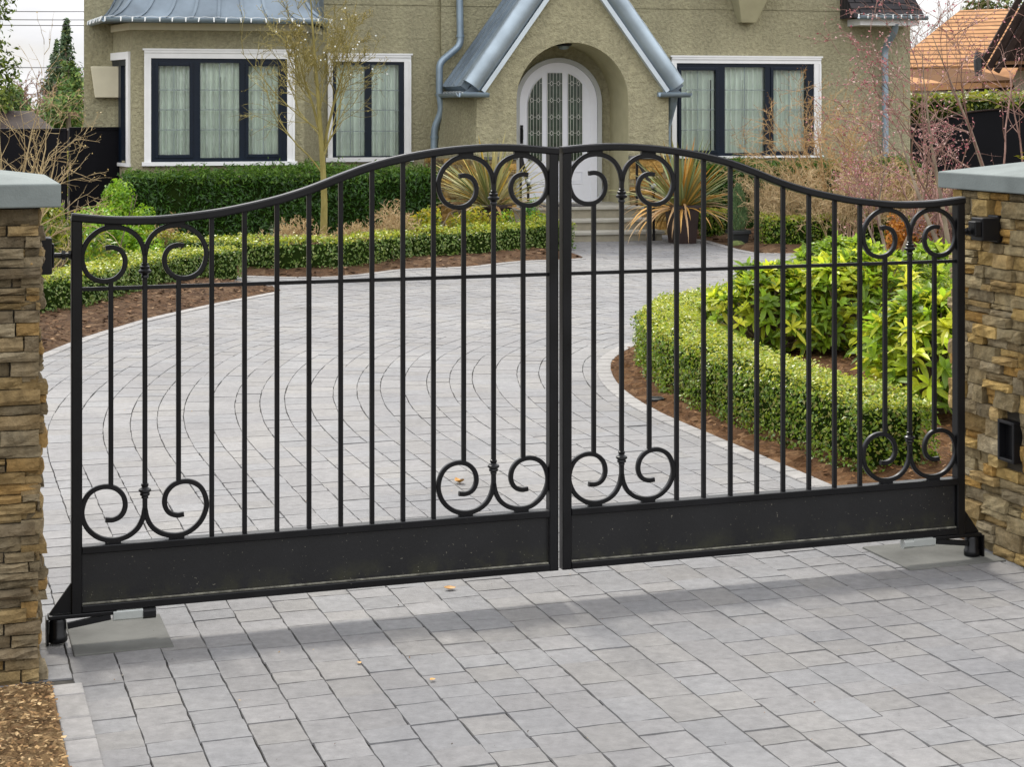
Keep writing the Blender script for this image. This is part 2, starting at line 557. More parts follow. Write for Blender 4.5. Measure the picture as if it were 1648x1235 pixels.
# ------------------------------------------------------------------ frames of the gate, the drive and the house
L0 = Vector((-1.4446, 5.77))
GD = Vector((3.2006, 1.07))
GW = GD.length
d = GD.normalized()                      # along the gate, to the right
nb = Vector((-d.y, d.x))                 # up the drive
GA = math.atan2(d.y, d.x)
CC = Vector((4.70, 11.40))               # centre of the drive's bend

def dv(v, q):                            # drive frame: v = lateral distance from the bend's centre line, q = along the drive
    return CC - d * v + nb * q

# ------------------------------------------------------------------ ground, joint sand, pavers
def sheet(name, poly, z, mat, kind='structure'):
    mb = MB()
    mb.add([(x, y, z) for x, y in poly], [tuple(range(len(poly)))])
    return tag(mb.build(name, mat), kind=kind)

sheet('ground', [(-400, -40), (400, -40), (400, 900), (-400, 900)], -0.06, M['ground'])
sheet('driveway_base', [(-9, 1.0), (12, 1.0), (12, 25.2), (-9, 25.2)], -0.008, M['sand'])

def build_pavers():
    rng = random.Random(5)
    vs, cols_, polys = [], [], []
    def paver(corner_fn, a0, a1, b0, b1, fine):
        # corner_fn(a, b) -> xy; a = across, b = along
        j = 0.0024
        pts = []
        m = 3 if fine else 1
        for (sa, sb, ea, eb) in ((a0, b0, a1, b0), (a1, b0, a1, b1), (a1, b1, a0, b1), (a0, b1, a0, b0)):
            for k in range(m):
                t = k / m
                pts.append((sa + (ea - sa) * t + rng.uniform(-j, j), sb + (eb - sb) * t + rng.uniform(-j, j)))
        ca, cb = (a0 + a1) / 2, (b0 + b1) / 2
        z0 = rng.uniform(-0.0015, 0.0015)
        ta, tb = rng.uniform(-0.008, 0.008), rng.uniform(-0.008, 0.008)
        c = 0.185 * rng.uniform(0.93, 1.06)
        tint = rng.random()
        if tint < 0.30: col = (c * 0.99, c * 0.985, c * 0.995)
        elif tint < 0.52: col = (c * 1.012, c * 0.982, c * 0.95)
        else: col = (c * 1.0, c * 0.98, c * 0.975)
        base = len(vs)
        n = len(pts)
        ins = 0.0019
        for a, b in pts:                                   # outer lower ring
            x, y = corner_fn(a, b)
            vs.append((x, y, -0.012))
        for a, b in pts:                                   # upper outer ring
            x, y = corner_fn(a, b)
            vs.append((x, y, z0 - 0.005 + ta * (a - ca) + tb * (b - cb)))
        for a, b in pts:                                   # top ring
            a2 = a + (ins if a < ca else -ins)
            b2 = b + (ins if b < cb else -ins)
            x, y = corner_fn(a2, b2)
            vs.append((x, y, z0 + ta * (a - ca) + tb * (b - cb)))
        for r_ in (0, 1):
            for i in range(n):
                k = (i + 1) % n
                polys.append((base + r_ * n + i, base + r_ * n + k, base + (r_ + 1) * n + k, base + (r_ + 1) * n + i))
                cols_.append(tuple(x * 0.8 for x in col) if r_ else tuple(x * 0.25 for x in col))
        polys.append(tuple(base + 2 * n + i for i in range(n)))
        cols_.append(col)
    gap = 0.0009
    w = 0.1475
    LENS = (0.11, 0.14, 0.145, 0.175, 0.205)
    QE = -0.35                                              # where the bend begins
    # straight part, outside and just inside the gate
    v = 3.67 - 10 * w
    while v < 9.3:
        q = -10.2 + rng.uniform(-0.2, 0)
        while q < QE:
            ln = rng.choice(LENS)
            q1 = min(q + ln, QE)
            if q1 - q > 0.03:
                c = dv(v + w / 2, (q + q1) / 2)
                outside = q < -3.8
                if c.y > 2.2 and not (outside and v > 7.62) and not (not outside and v < 3.9):
                    paver(lambda a, b: dv(a, b), v + gap, v + w - gap, q + gap, q1 - gap, c.y < 8.5)
            q = q1
        v += w
    # bend
    def pol(r, s):
        th = s
        return CC + (-d * math.cos(th) + nb * math.sin(th)) * r + nb * QE * max(0.0, 1 - th / 0.5)
    r = 3.67
    while r < 13.8:
        th = rng.uniform(-0.1, 0) * 0
        while th < R(165):
            ln = rng.choice(LENS)
            t1 = th + ln / (r + w / 2)
            c = pol(r + w / 2, (th + t1) / 2)
            if -7.2 < c.x < 8.4 and c.y < 24.3 and abs(c.x) < c.y * 0.36 + 1.0:
                rr = r + w / 2
                paver(lambda a, b: pol(a, b / rr), r + gap, r + w - gap, th * rr + gap, t1 * rr - gap, c.y < 8.5)
            th = t1
        r += w
    me = bpy.data.meshes.new('driveway')
    me.from_pydata([tuple(x) for x in vs], [], polys)
    at = me.attributes.new('Col', 'FLOAT_COLOR', 'FACE')
    buf = np.ones((len(polys), 4), np.float32)
    buf[:, :3] = np.array(cols_, np.float32)
    at.data.foreach_set('color', buf.ravel())
    me.materials.append(M['paver'])
    o = link('driveway', me)
    tag(o, kind='structure')
build_pavers()

def edging(name, path, w=0.095, block=0.17, z=0.008):
    """a course of edging blocks along a path of ground points"""
    rng = random.Random(len(path) * 7 + 3)
    pts = [Vector((p[0], p[1])) for p in path]
    mb = MB()
    # resample
    seg = [0.0]
    for a, b in zip(pts, pts[1:]): seg.append(seg[-1] + (b - a).length)
    def at(s):
        for i in range(len(pts) - 1):
            if s <= seg[i + 1]:
                t = (s - seg[i]) / max(1e-9, seg[i + 1] - seg[i])
                p = pts[i].lerp(pts[i + 1], t)
                a = pts[max(i - 0, 0)]; b = pts[i + 1]
                return p, (b - a).normalized()
        return pts[-1], (pts[-1] - pts[-2]).normalized()
    s = 0.0
    while s < seg[-1] - 0.03:
        e = min(s + block * rng.uniform(0.9, 1.12), seg[-1])
        p, t = at(s + 0.004)
        q, t2 = at(e - 0.004)
        nn, n2 = Vector((-t.y, t.x)), Vector((-t2.y, t2.x))
        c = 0.245 * rng.uniform(0.90, 1.10)
        col = (c, c * 0.965, c * 0.93)
        zz = z + rng.uniform(-0.001, 0.001)
        poly = [p, p + nn * w, q + n2 * w, q]
        cen = (p + q + nn * w + q + n2 * w - q) / 2
        cen = (poly[0] + poly[1] + poly[2] + poly[3]) / 4
        vv = [(a.x, a.y, -0.03) for a in poly] + [(a.x, a.y, zz - 0.004) for a in poly]
        vv += [(a.x + (cen.x - a.x) * 0.06, a.y + (cen.y - a.y) * 0.06, zz) for a in poly]
        fs = []
        for k in (0, 4):
            for i in range(4):
                j2 = (i + 1) % 4
                fs.append((k + i, k + j2, k + 4 + j2, k + 4 + i))
        fs.append((8, 9, 10, 11))
        mb.add(vv, fs, col)
        s = e
    return tag(mb.build(name, M['paver']), kind='structure')

# ------------------------------------------------------------------ mulch beds
def inside(poly, pts):
    x, y = pts[:, 0], pts[:, 1]
    r = np.zeros(len(pts), bool)
    n = len(poly)
    for i in range(n):
        x0, y0 = poly[i]; x1, y1 = poly[(i + 1) % n]
        c = ((y0 > y) != (y1 > y))
        with np.errstate(divide='ignore', invalid='ignore'):
            xi = (x1 - x0) * (y - y0) / (y1 - y0 + 1e-12) + x0
        r ^= c & (x < xi)
    return r

def edge_dist(poly, pts):
    best = np.full(len(pts), 1e9)
    n = len(poly)
    for i in range(n):
        a = np.array(poly[i]); b = np.array(poly[(i + 1) % n])
        ab = b - a
        t = np.clip(((pts - a) @ ab) / (ab @ ab + 1e-12), 0, 1)
        best = np.minimum(best, np.linalg.norm(pts - (a + t[:, None] * ab), axis=1))
    return best

def cdt(poly, inner, holes=()):
    vv = [Vector(p) for p in poly]
    ee = [(i, (i + 1) % len(poly)) for i in range(len(poly))]
    for h in holes:
        b = len(vv)
        vv += [Vector(p) for p in h]
        ee += [(b + i, b + (i + 1) % len(h)) for i in range(len(h))]
    vv += [Vector(p) for p in inner]
    ov, oe, of, *_ = delaunay_2d_cdt(vv, ee, [], 0, 1e-6)
    P2 = np.array([(v.x, v.y) for v in ov])
    tri = np.array([f for f in of])
    cen = P2[tri].mean(axis=1)
    ok = inside(poly, cen)
    for h in holes: ok &= ~inside(h, cen)
    return P2, tri[ok]

MULCH = [(0.068, 0.0374, 0.0195), (0.096, 0.053, 0.0277), (0.152, 0.0975, 0.0562), (0.04, 0.0226, 0.0135), (0.08, 0.0437, 0.0225)]
def bed(name, poly, step=0.09, rise=0.05, chips=900, palette=MULCH, seed=1, chip=0.03, near=None):
    poly = [tuple(p) for p in poly]
    rng = np.random.default_rng(seed)
    a = np.array(poly)
    lo, hi = a.min(0), a.max(0)
    gx, gy = np.meshgrid(np.arange(lo[0], hi[0], step), np.arange(lo[1], hi[1], step))
    pts = np.stack([gx.ravel(), gy.ravel()], 1) + rng.uniform(-step * .35, step * .35, (gx.size, 2))
    pts = pts[inside(poly, pts)]
    pts = pts[edge_dist(poly, pts) > step * 0.4]
    P2, tri = cdt(poly, pts)
    dd = edge_dist(poly, P2)
    z = 0.006 + rise * np.clip(dd / 0.35, 0, 1) + np.where(dd > 1e-4, rng.uniform(-0.012, 0.016, len(P2)), 0)
    V = np.column_stack([P2, z])
    pal = np.array(palette)
    tv = V[tri].reshape(-1, 3)
    tc = pal[rng.integers(0, len(pal), len(tri))] * 0.5 + pal.mean(0) * 0.5
    # wood chips lying on the surface
    c = rng.uniform(lo, hi, (chips * 4, 2))
    c = c[inside(poly, c)]
    if near is not None: c = c[edge_dist(poly, c) < near]
    c = c[:chips]
    cz = 0.012 + rise * np.clip(edge_dist(poly, c) / 0.35, 0, 1) + 0.008
    ang = rng.uniform(0, 6.28, len(c)); tl = rng.uniform(-0.5, 0.5, (len(c), 2))
    ln = rng.uniform(0.4, 1.2, len(c)) * chip; wd = ln * rng.uniform(0.25, 0.6, len(c))
    ux, uy = np.cos(ang), np.sin(ang)
    quads = []
    for sa, sb in ((-1, -1), (1, -1), (1, 1), (-1, 1)):
        quads.append(np.column_stack([c[:, 0] + ux * sa * ln - uy * sb * wd, c[:, 1] + uy * sa * ln + ux * sb * wd, cz + tl[:, 0] * sa * ln * 0.5 + tl[:, 1] * sb * wd]))
    q = np.stack(quads, 1)
    qa = q[:, [0, 1, 2]].reshape(-1, 3); qb = q[:, [0, 2, 3]].reshape(-1, 3)
    cc = pal[rng.integers(0, len(pal), len(c))] * rng.uniform(0.7, 2.2, (len(c), 1))
    o = np_mesh(name, np.vstack([tv, qa, qb]), 3, M['soil'], np.vstack([tc, cc, cc]))
    return tag(o, kind='structure')

bl_front = [G(60, 574), G(129, 546.5), G(185, 529), G(238, 513.7), G(338, 491), G(400, 479), G(440, 471)]
bl_front = [G(-220, 655)] + [(p.x, p.y) for p in catmull([(x, y, 0) for x, y in bl_front], 4)]
bed_left = bl_front + [G(452, 467.5), G(440, 463), G(405, 458), G(370, 453), G(330, 450), G(200, 449), G(-220, 447)]
bed('flower_bed', bed_left, 0.075, 0.05, 5000, seed=2, chip=0.020)
edging('driveway_edging', [Vector(p) for p in bl_front[::-1]][0:], 0.09, 0.2)

b2_front = [G(-250, 437), G(100, 442), G(300, 445), G(399, 445), G(501, 447), G(573, 443), G(652, 433.5), G(751, 430), G(833, 421), G(909, 418.5), G(933, 416.5)]
b2_front = [(p.x, p.y) for p in catmull([(x, y, 0) for x, y in b2_front], 4)]
bed_2 = b2_front + [G(938, 414.5), G(930, 411), G(905, 407), G(870, 404), G(845, 400), G(820, 396), G(790, 390), G(745, 383), G(700, 379.5), G(400, 381), G(100, 386), G(-250, 392)]
bed('flower_bed', bed_2, 0.11, 0.06, 3500, seed=3, chip=0.028)
edging('driveway_edging', [Vector(p) for p in b2_front[::-1]], 0.10, 0.22)

isl = [dv(4.07, q) for q in np.arange(-3.2, -0.34, 0.2)]
def polc(r, th):
    return CC + (-d * math.cos(th) + nb * math.sin(th)) * r
isl += [CC + (-d * math.cos(t) + nb * math.sin(t)) * 4.07 + nb * -0.35 * max(0.0, 1 - t / 0.5) for t in np.arange(0.0, R(150), 0.06)]
isl_edge = list(isl)
isl_poly = isl + [dv(-3.0, 1.6), dv(-3.0, -3.2)]
bed('flower_bed', [(p.x, p.y) for p in isl_poly], 0.055, 0.05, 11000, seed=4, chip=0.015,
    palette=[(0.082, 0.038, 0.015), (0.11, 0.054, 0.021), (0.058, 0.028, 0.012), (0.19, 0.11, 0.055), (0.068, 0.035, 0.017)])
edging('driveway_edging', isl_edge, 0.10, 0.16)

br = [G(1110, 384), G(1140, 388), G(1165, 395), G(1190, 402.5), G(1219, 408), G(1254, 409), G(1300, 408), G(1400, 406), G(1535, 404), G(1900, 402)]
bed('flower_bed', br + [G(1900, 371), G(1110, 371)], 0.16, 0.05, 700, seed=5, chip=0.04)
edging('driveway_edging', br[::-1], 0.10, 0.22)

# outside the gate on the left: dry needle litter beside the drive
lit = [(dv(7.72, q).x, dv(7.72, q).y) for q in np.linspace(-6.4, -3.84, 18)]
lit_poly = lit + [(dv(7.72, -3.83).x, dv(7.72, -3.83).y), (dv(8.6, -3.83).x, dv(8.6, -3.83).y), (dv(8.6, -6.4).x, dv(8.6, -6.4).y)]
bed('flower_bed', lit_poly, 0.035, 0.03, 14000, seed=6, chip=0.008, near=1.2,
    palette=[(0.20, 0.12, 0.055), (0.28, 0.18, 0.085), (0.14, 0.08, 0.038), (0.36, 0.25, 0.13), (0.10, 0.06, 0.03)])
edging('driveway_edging', [dv(7.63, q) for q in np.linspace(-6.4, -3.83, 18)], 0.09, 0.19)

# concrete slabs under the gate's pivots
for a0, a1, b0, b1 in ((-0.02, 0.30, -0.16, 0.22), (GW - 0.28, GW + 0.15, -0.10, 0.26)):
    o2 = L0
    pts = [o2 + d * a + nb * b for a, b in ((a0, b0), (a1, b0), (a1, b1), (a0, b1))]
    mb = MB()
    mb.prism([(p.x, p.y) for p in pts], -0.03, 0.006)
    tag(mb.build('pivot_slab', M['slab'], bevel=0.004), kind='structure')

# ------------------------------------------------------------------ stone pillars
STONES = [(0.2232, 0.1715, 0.1025), (0.2679, 0.2011, 0.1087), (0.1732, 0.1419, 0.1006), (0.2376, 0.2019, 0.1445), (0.2943, 0.2209, 0.1175), (0.152, 0.1246, 0.0854), (0.2087, 0.175, 0.1231), (0.3005, 0.2023, 0.0901)]  # left pillar's stones, its shade put into darker tones
STONES_R = [(0.3691, 0.2715, 0.1338), (0.4239, 0.3133, 0.1428), (0.2801, 0.2291, 0.1413), (0.3555, 0.2969, 0.1876), (0.4594, 0.3302, 0.1386), (0.252, 0.2039, 0.1277), (0.3271, 0.2714, 0.168), (0.4556, 0.2892, 0.1015), (0.3102, 0.2636, 0.1851)]  # same stone, the right pillar's better light put into lighter tones
def ledge_face(mb, rng, p0, e, w, h, pal, hr=(0.030, 0.062), lr=(0.10, 0.30), over=0.012, prot=0.030, skip=None):
    """p0: lower left corner seen from outside, e: unit direction to the right"""
    out = Vector((e.y, -e.x))
    z = 0.0
    while z < h - 0.008:
        hh = min(rng.uniform(*hr), h - z)
        if h - z - hh < 0.02: hh = h - z
        a = -rng.uniform(0, 0.10)
        while a < w:
            ln = rng.uniform(*lr)
            a0, a1 = max(a, -rng.uniform(0.0, over)), min(a + ln, w + rng.uniform(0.0, over))
            if skip and a1 > skip[0] and a0 < skip[1] and z + hh > skip[2] and z < skip[3]:
                pieces = [(a0, min(a1, skip[0])), (max(a0, skip[1]), a1)]
            else:
                pieces = [(a0, a1)]
            for a0, a1 in pieces:
              if a1 - a0 > 0.012:
                  o_ = rng.uniform(0.0, prot)
                  split = rng.random() < 0.22 and hh > 0.042
                  rows = ((z, z + hh * 0.5), (z + hh * 0.5, z + hh)) if split else ((z, z + hh),)
                  for (b0, b1) in rows:
                      o_ = rng.uniform(0.0, prot)
                      nx = max(2, int((a1 - a0) / 0.035)); nz = 3
                      c = rng.choice(pal)
                      k = rng.uniform(0.75, 1.2)
                      col = tuple(x * k for x in c)
                      vs, fs = [], []
                      tx, tz = rng.uniform(-0.05, 0.05), rng.uniform(-0.12, 0.08)
                      for iz in range(nz + 1):
                          for ix in range(nx + 1):
                              fa, fb = ix / nx, iz / nz
                              aa = a0 + 0.0012 + (a1 - a0 - 0.0024) * fa + (rng.uniform(-.003, .003) if 0 < ix < nx else rng.uniform(0, 0.003) * (1 if ix == 0 else -1))
                              bb = b0 + 0.0008 + (b1 - b0 - 0.0016) * fb + (rng.uniform(-.003, .003) if 0 < iz < nz else rng.uniform(0, 0.0018) * (1 if iz == 0 else -1))
                              ed = 1 if (ix in (0, nx) or iz in (0, nz)) else 0
                              dd = o_ - 0.005 * ed + rng.uniform(-0.004, 0.004) + tx * (aa - (a0 + a1) / 2) * 0.6 + tz * (bb - (b0 + b1) / 2)
                              q = p0 + e * aa + out * dd
                              vs.append((q.x, q.y, bb))
                      N = nx + 1
                      for iz in range(nz):
                          for ix in range(nx):
                              i = iz * N + ix
                              fs.append((i, i + 1, i + N + 1, i + N))
                      ring = [i for i in range(N)] + [N * k2 + nx for k2 in range(1, nz + 1)] + [N * nz + i for i in range(nx - 1, -1, -1)] + [N * k2 for k2 in range(nz - 1, 0, -1)]
                      base = len(vs)
                      for i in ring:
                          x, y, zz = vs[i]
                          # straight back into the core
                          aa = (Vector((x, y)) - p0).dot(e)
                          q = p0 + e * aa - out * 0.05
                          vs.append((q.x, q.y, zz))
                      m = len(ring)
                      for i in range(m):
                          j = (i + 1) % m
                          fs.append((ring[i], base + i, base + j, ring[j]))
                      mb.add(vs, fs, col)
            a += ln
        z += hh

def pillar(label, corner, ex, ey, w, dep, h, pal, seed, cap_h, over, peak, hr=(0.030, 0.062), lr=(0.10, 0.30), prot=0.030, skip=None, skip_face=-1):
    """corner: one ground corner; ex, ey: unit directions of its two sides"""
    rng = random.Random(seed)
    cs = [corner, corner + ex * w, corner + ex * w + ey * dep, corner + ey * dep]
    # make counter clockwise
    area = sum(cs[i].x * cs[(i + 1) % 4].y - cs[(i + 1) % 4].x * cs[i].y for i in range(4))
    if area < 0: cs = cs[::-1]
    cen = sum(cs, Vector((0, 0))) / 4
    t = thing('stone_pillar', label, 'gate pillar', (cen.x, cen.y, 0), 0, 'stone gate pillars')
    o = (cen.x, cen.y, 0)
    mb = MB()
    for i in range(4):
        a, b = cs[i], cs[(i + 1) % 4]
        e = (b - a).normalized()
        ledge_face(mb, rng, a, e, (b - a).length, h, pal, hr, lr, 0.012, prot, skip if i == skip_face else None)
    mb.build('stonework', M['stone'], t, origin=o)
    mb = MB()
    inn = [c + (cen - c).normalized() * 0.012 for c in cs]
    mb.prism([(c.x, c.y) for c in inn], -0.03, h + 0.004)
    mb.build('core', M['mortar'], t, origin=o)
    mb = MB()
    oc = []
    for c in cs:
        k = c - cen
        oc.append(c + ex * (over if k.dot(ex) > 0 else -over) + ey * (over if k.dot(ey) > 0 else -over))
    vs = [(c.x, c.y, h + 0.005) for c in oc] + [(c.x, c.y, h + cap_h) for c in oc] + [(cen.x, cen.y, h + cap_h + peak)]
    fs = [(3, 2, 1, 0)] + [(i, (i + 1) % 4, 4 + (i + 1) % 4, 4 + i) for i in range(4)] + [(4 + i, 4 + (i + 1) % 4, 8) for i in range(4)]
    mb.add(vs, fs)
    mb.build('cap', M['cap'], t, origin=o, bevel=0.005)
    return t, o

LP = Vector((-1.468, 5.384))
pl, plo = pillar('left stacked stone gate pillar with flat grey cap, cut by the photo\'s left edge', LP, -d, nb, 0.66, 0.62, 1.462, STONES, 11, 0.078, 0.066, 0.06, (0.024, 0.052), (0.08, 0.26), 0.034)
RP = Vector((1.842, 7.21))
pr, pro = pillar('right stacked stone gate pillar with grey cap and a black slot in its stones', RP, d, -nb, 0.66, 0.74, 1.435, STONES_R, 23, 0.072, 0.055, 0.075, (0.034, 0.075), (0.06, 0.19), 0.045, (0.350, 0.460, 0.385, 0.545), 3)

# hinge boxes fixed to the pillars, photocell in the right one
def frame_box(mb, o, ex, ey, a0, a1, b0, b1, z0, z1):
    pts = [o + ex * a + ey * b for a, b in ((a0, b0), (a1, b0), (a1, b1), (a0, b1))]
    ar = sum(pts[i].x * pts[(i + 1) % 4].y - pts[(i + 1) % 4].x * pts[i].y for i in range(4))
    if ar < 0: pts = pts[::-1]
    mb.prism([(p.x, p.y) for p in pts], z0, z1)

mb = MB()
frame_box(mb, L0, d, nb, -0.128, -0.080, -0.035, 0.045, 1.225, 1.345)
frame_box(mb, L0, d, nb, -0.080, -0.072, -0.020, 0.030, 1.245, 1.325)
mb.build('hinge_box', M['black'], pl, origin=plo, bevel=0.004)
R0 = L0 + GD
mb = MB()
frame_box(mb, R0, d, nb, 0.085, 0.165, -0.035, 0.045, 1.248, 1.338)
frame_box(mb, R0, d, nb, 0.055, 0.085, -0.030, 0.020, 1.265, 1.325)
frame_box(mb, R0, d, nb, 0.165, 0.198, -0.020, 0.050, 1.240, 1.346)
mb.build('hinge_box', M['black'], pr, origin=pro, bevel=0.004)
# slot on the drive-side face: a shallow black box with an open recess
mb = MB()
fo = RP                                     # face runs along -nb from RP, outward is -d
for (a0, a1, z0, z1) in ((0.350, 0.362, 0.385, 0.545), (0.448, 0.460, 0.385, 0.545), (0.362, 0.448, 0.385, 0.397), (0.362, 0.448, 0.533, 0.545)):
    frame_box(mb, fo, -nb, -d, a0, a1, 0.0, 0.040, z0, z1)
frame_box(mb, fo, -nb, -d, 0.362, 0.448, 0.0, 0.008, 0.397, 0.533)
mb.build('photocell_slot', M['black'], pr, origin=pro, bevel=0.002)

# ------------------------------------------------------------------ the double gate
TOP = [(-0.017, 1.424), (0.10, 1.412), (0.20, 1.4085), (0.30, 1.411), (0.45, 1.4265), (0.55, 1.443), (0.67, 1.469), (0.785, 1.503), (0.90, 1.546), (1.0, 1.580), (1.11, 1.6065), (1.22, 1.6255), (1.335, 1.638), (1.45, 1.6435), (1.56, 1.6405), (1.685, 1.630)]
def top_z(u):
    for (a, za), (b, zb) in zip(TOP, TOP[1:]):
        if u <= b: return za + (zb - za) * (u - a) / (b - a)
    return TOP[-1][1]
def sq(w, h, ch=0.2):
    a, b = w / 2, h / 2
    c = min(a, b) * ch
    return [(-a + c, -b), (a - c, -b), (a, -b + c), (a, b - c), (a - c, b), (-a + c, b), (-a, b - c), (-a, -b + c)]
SCROLL = [(825, 492), (812, 432), (780, 376), (722, 336), (645, 322), (570, 340), (507, 393), (475, 465), (478, 530), (505, 588), (550, 621), (605, 631), (660, 616), (700, 576), (714, 525), (706, 482), (682, 452), (644, 438), (603, 441)]
def scroll_pts():
    k = 1712.0
    return catmull([((x - 825) / k, 0, (320 - y) / k) for x, y in SCROLL], 6)

def gate_leaf(s, width, label, loc):
    t = thing('gate_leaf', label, 'gate', loc, GA, 'leaves of the black double gate')
    X = lambda u: s * u
    def vbar(name, u, z0, z1, w=0.0158, parent=t):
        mb = MB()
        mb.sweep([(X(u), 0, z0), (X(u), 0, z1)], sq(w, w), up=(0, 1, 0))
        return mb.build(name, M['gate'], parent)
    le = width - 0.021
    # stiles and rails
    mb = MB(); mb.sweep([(0, 0, 0.099), (0, 0, top_z(0) - 0.012)], sq(0.035, 0.042, 0.16), up=(0, 1, 0))
    mb.build('hinge_stile', M['gate'], t)
    mb = MB(); mb.sweep([(X(le), 0, 0.099), (X(le), 0, top_z(le) - 0.012)], sq(0.035, 0.042, 0.16), up=(0, 1, 0))
    mb.build('latch_stile', M['gate'], t)
    rail = [(X(p.x), 0, p.z - 0.0135) for p in catmull([(a, 0, z) for a, z in TOP], 4) if p.x <= le + 0.018]
    rail.append((X(le + 0.0185), 0, top_z(le + 0.0185) - 0.0135))
    mb = MB(); mb.sweep(rail, sq(0.050, 0.027, 0.35), up=(0, 0, 1))
    mb.build('top_rail', M['gate'], t, smooth=35)
    mb = MB(); mb.sweep([(X(0.018), 0, 1.170), (X(le - 0.018), 0, 1.170)], sq(0.012, 0.013), up=(0, 0, 1))
    mb.build('cross_rail', M['gate'], t)
    mb = MB(); mb.sweep([(X(0.018), 0, 0.306), (X(le - 0.018), 0, 0.306)], sq(0.046, 0.025, 0.2), up=(0, 0, 1))
    mb.build('panel_rail', M['gate'], t)
    mb = MB(); mb.sweep([(X(0.018), 0, 0.1115), (X(le - 0.018), 0, 0.1115)], sq(0.046, 0.024, 0.2), up=(0, 0, 1))
    mb.add([], [])
    mb.build('panel_rail', M['gate'], t)
    mb = MB()
    a, b = sorted((X(0.019), X(le - 0.019)))
    mb.box(a, b, -0.004, 0.004, 0.118, 0.300)
    kp = mb.build('kick_panel', M['kick'], t)
    mb = MB()
    mb.sweep([(a, -0.0085, 0.1262), (b, -0.0085, 0.1262)], sq(0.009, 0.006, 0.5), up=(0, 0, 1))
    mb.build('sealant_bead', M['dust'], kp)
    sp = le / 15.0
    PT = 0.3185
    for pair in (2, 13):
        uc = pair * sp
        ul, ur = (pair - 1) * sp, (pair + 1) * sp
        # heights of the scroll pairs
        for sgn in (-1, 1):
            ush = uc + sgn * 0.118
            zt = min(top_z(uc + sgn * 0.14), top_z(uc + sgn * 0.10)) - 0.027 - 0.0085
            pts = [(X(uc + (-sgn) * p.x), 0, zt + p.z) for p in scroll_pts()]
            prof = sq(0.0165, 0.0165, 0.3)
            mb = MB(); mb.sweep(pts, prof, up=(0, 1, 0))
            mb.box(X(uc + sgn * 0.105) - 0.028, X(uc + sgn * 0.105) + 0.028, -0.008, 0.008, zt + 0.003, zt + 0.014)
            mb.build('scroll', M['gate'], t, smooth=35)
            zb = PT + 0.0095
            pts2 = [(X(uc + (-sgn) * p.x), 0, zb - p.z) for p in scroll_pts()]
            mb = MB(); mb.sweep(pts2, prof, up=(0, 1, 0))
            mb.box(X(uc + sgn * 0.105) - 0.026, X(uc + sgn * 0.105) + 0.026, -0.008, 0.008, zb - 0.013, zb - 0.003)
            mb.build('scroll', M['gate'], t, smooth=35)
            vbar('baluster', uc + sgn * sp, zb + 0.181, zt - 0.181)
        zt = (top_z(uc - 0.12) + top_z(uc + 0.12)) / 2 - 0.0355
        zc_top = zt - 0.15
        vbar('baluster', uc, PT + 0.0095 + 0.075, zt - 0.075)
        for zc, flip in ((zt - 0.152, 1), (PT + 0.0095 + 0.158, -1)):
            mb = MB()
            prof = [(0.0095, -0.026), (0.0125, -0.024), (0.0125, -0.017), (0.010, -0.014), (0.013, -0.010), (0.0205, -0.006), (0.0215, 0.000), (0.015, 0.006), (0.0165, 0.010), (0.0165, 0.014), (0.011, 0.018), (0.012, 0.024), (0.0095, 0.026)]
            if flip < 0: prof = [(r, -z) for r, z in prof][::-1]
            mb.lathe(prof, 16, (X(uc), 0, zc))
            mb.build('collar', M['gate'], t, smooth=40)
    for k in range(4, 12):
        vbar('baluster', k * sp, PT - 0.002, top_z(k * sp) - 0.024)
    # gusset, hinge bolt, pivot foot and operator arm
    mb = MB()
    mb.prism([(X(-0.016), 0.200), (X(-0.016), 0.100), (X(-0.088), 0.100)], -0.006, 0.006, 'y')
    mb.build('gusset', M['gate'], t)
    mb = MB()
    a, b = sorted((X(-0.092), X(0.13)))
    mb.box(a, b, -0.022, 0.022, 0.084, 0.0985)
    mb.build('pivot_arm', M['gate'], t, bevel=0.003)
    mb = MB()
    mb.lathe([(0.030, 0.008), (0.032, 0.012), (0.031, 0.03), (0.028, 0.034), (0.028, 0.074), (0.024, 0.0835)], 18, (X(-0.060), 0, 0))
    a, b = sorted((X(-0.098), X(-0.090)))
    mb.box(a, b, -0.03, 0.03, 0.004, 0.090)
    mb.build('pivot_foot', M['gate'], t, smooth=40)
    mb = MB()
    mb.sweep([(X(-0.03), -0.012, 0.060), (X(0.11), -0.012, 0.078)], sq(0.020, 0.016), up=(0, 1, 0))
    mb.build('operator_arm', M['black'], t)
    mb = MB()
    mb.sweep([(X(0.118), -0.010, 0.0805), (X(0.215), -0.010, 0.0805)], sq(0.034, 0.028, 0.35), up=(0, 1, 0))
    mb.build('gate_operator', M['silver'], t)
    mb = MB()
    mb.sweep([(X(0.215), -0.010, 0.079), (X(0.258), -0.010, 0.079)], sq(0.036, 0.034, 0.6), up=(0, 1, 0))
    mb.build('operator_cap', M['black'] if s > 0 else M['silver'], t)
    mb = MB()
    mb.tube([(X(-0.016), 0, 1.285), (X(-0.075), 0, 1.285)], 0.0085, 10)
    mb.tube([(X(-0.036), 0, 1.285), (X(-0.048), 0, 1.285)], 0.0165, 6)
    mb.tube([(X(-0.018), 0, 1.285), (X(-0.026), 0, 1.285)], 0.0155, 6)
    mb.build('hinge_bolt', M['black'], t, smooth=40)
    return t

gate_leaf(1, 1.698, 'left leaf of the black iron double gate, hinged on the left stone pillar', (L0.x, L0.y, 0))
R0 = L0 + GD
gate_leaf(-1, 1.668, 'right leaf of the black iron double gate, hinged on the right stone pillar', (R0.x, R0.y, 0))

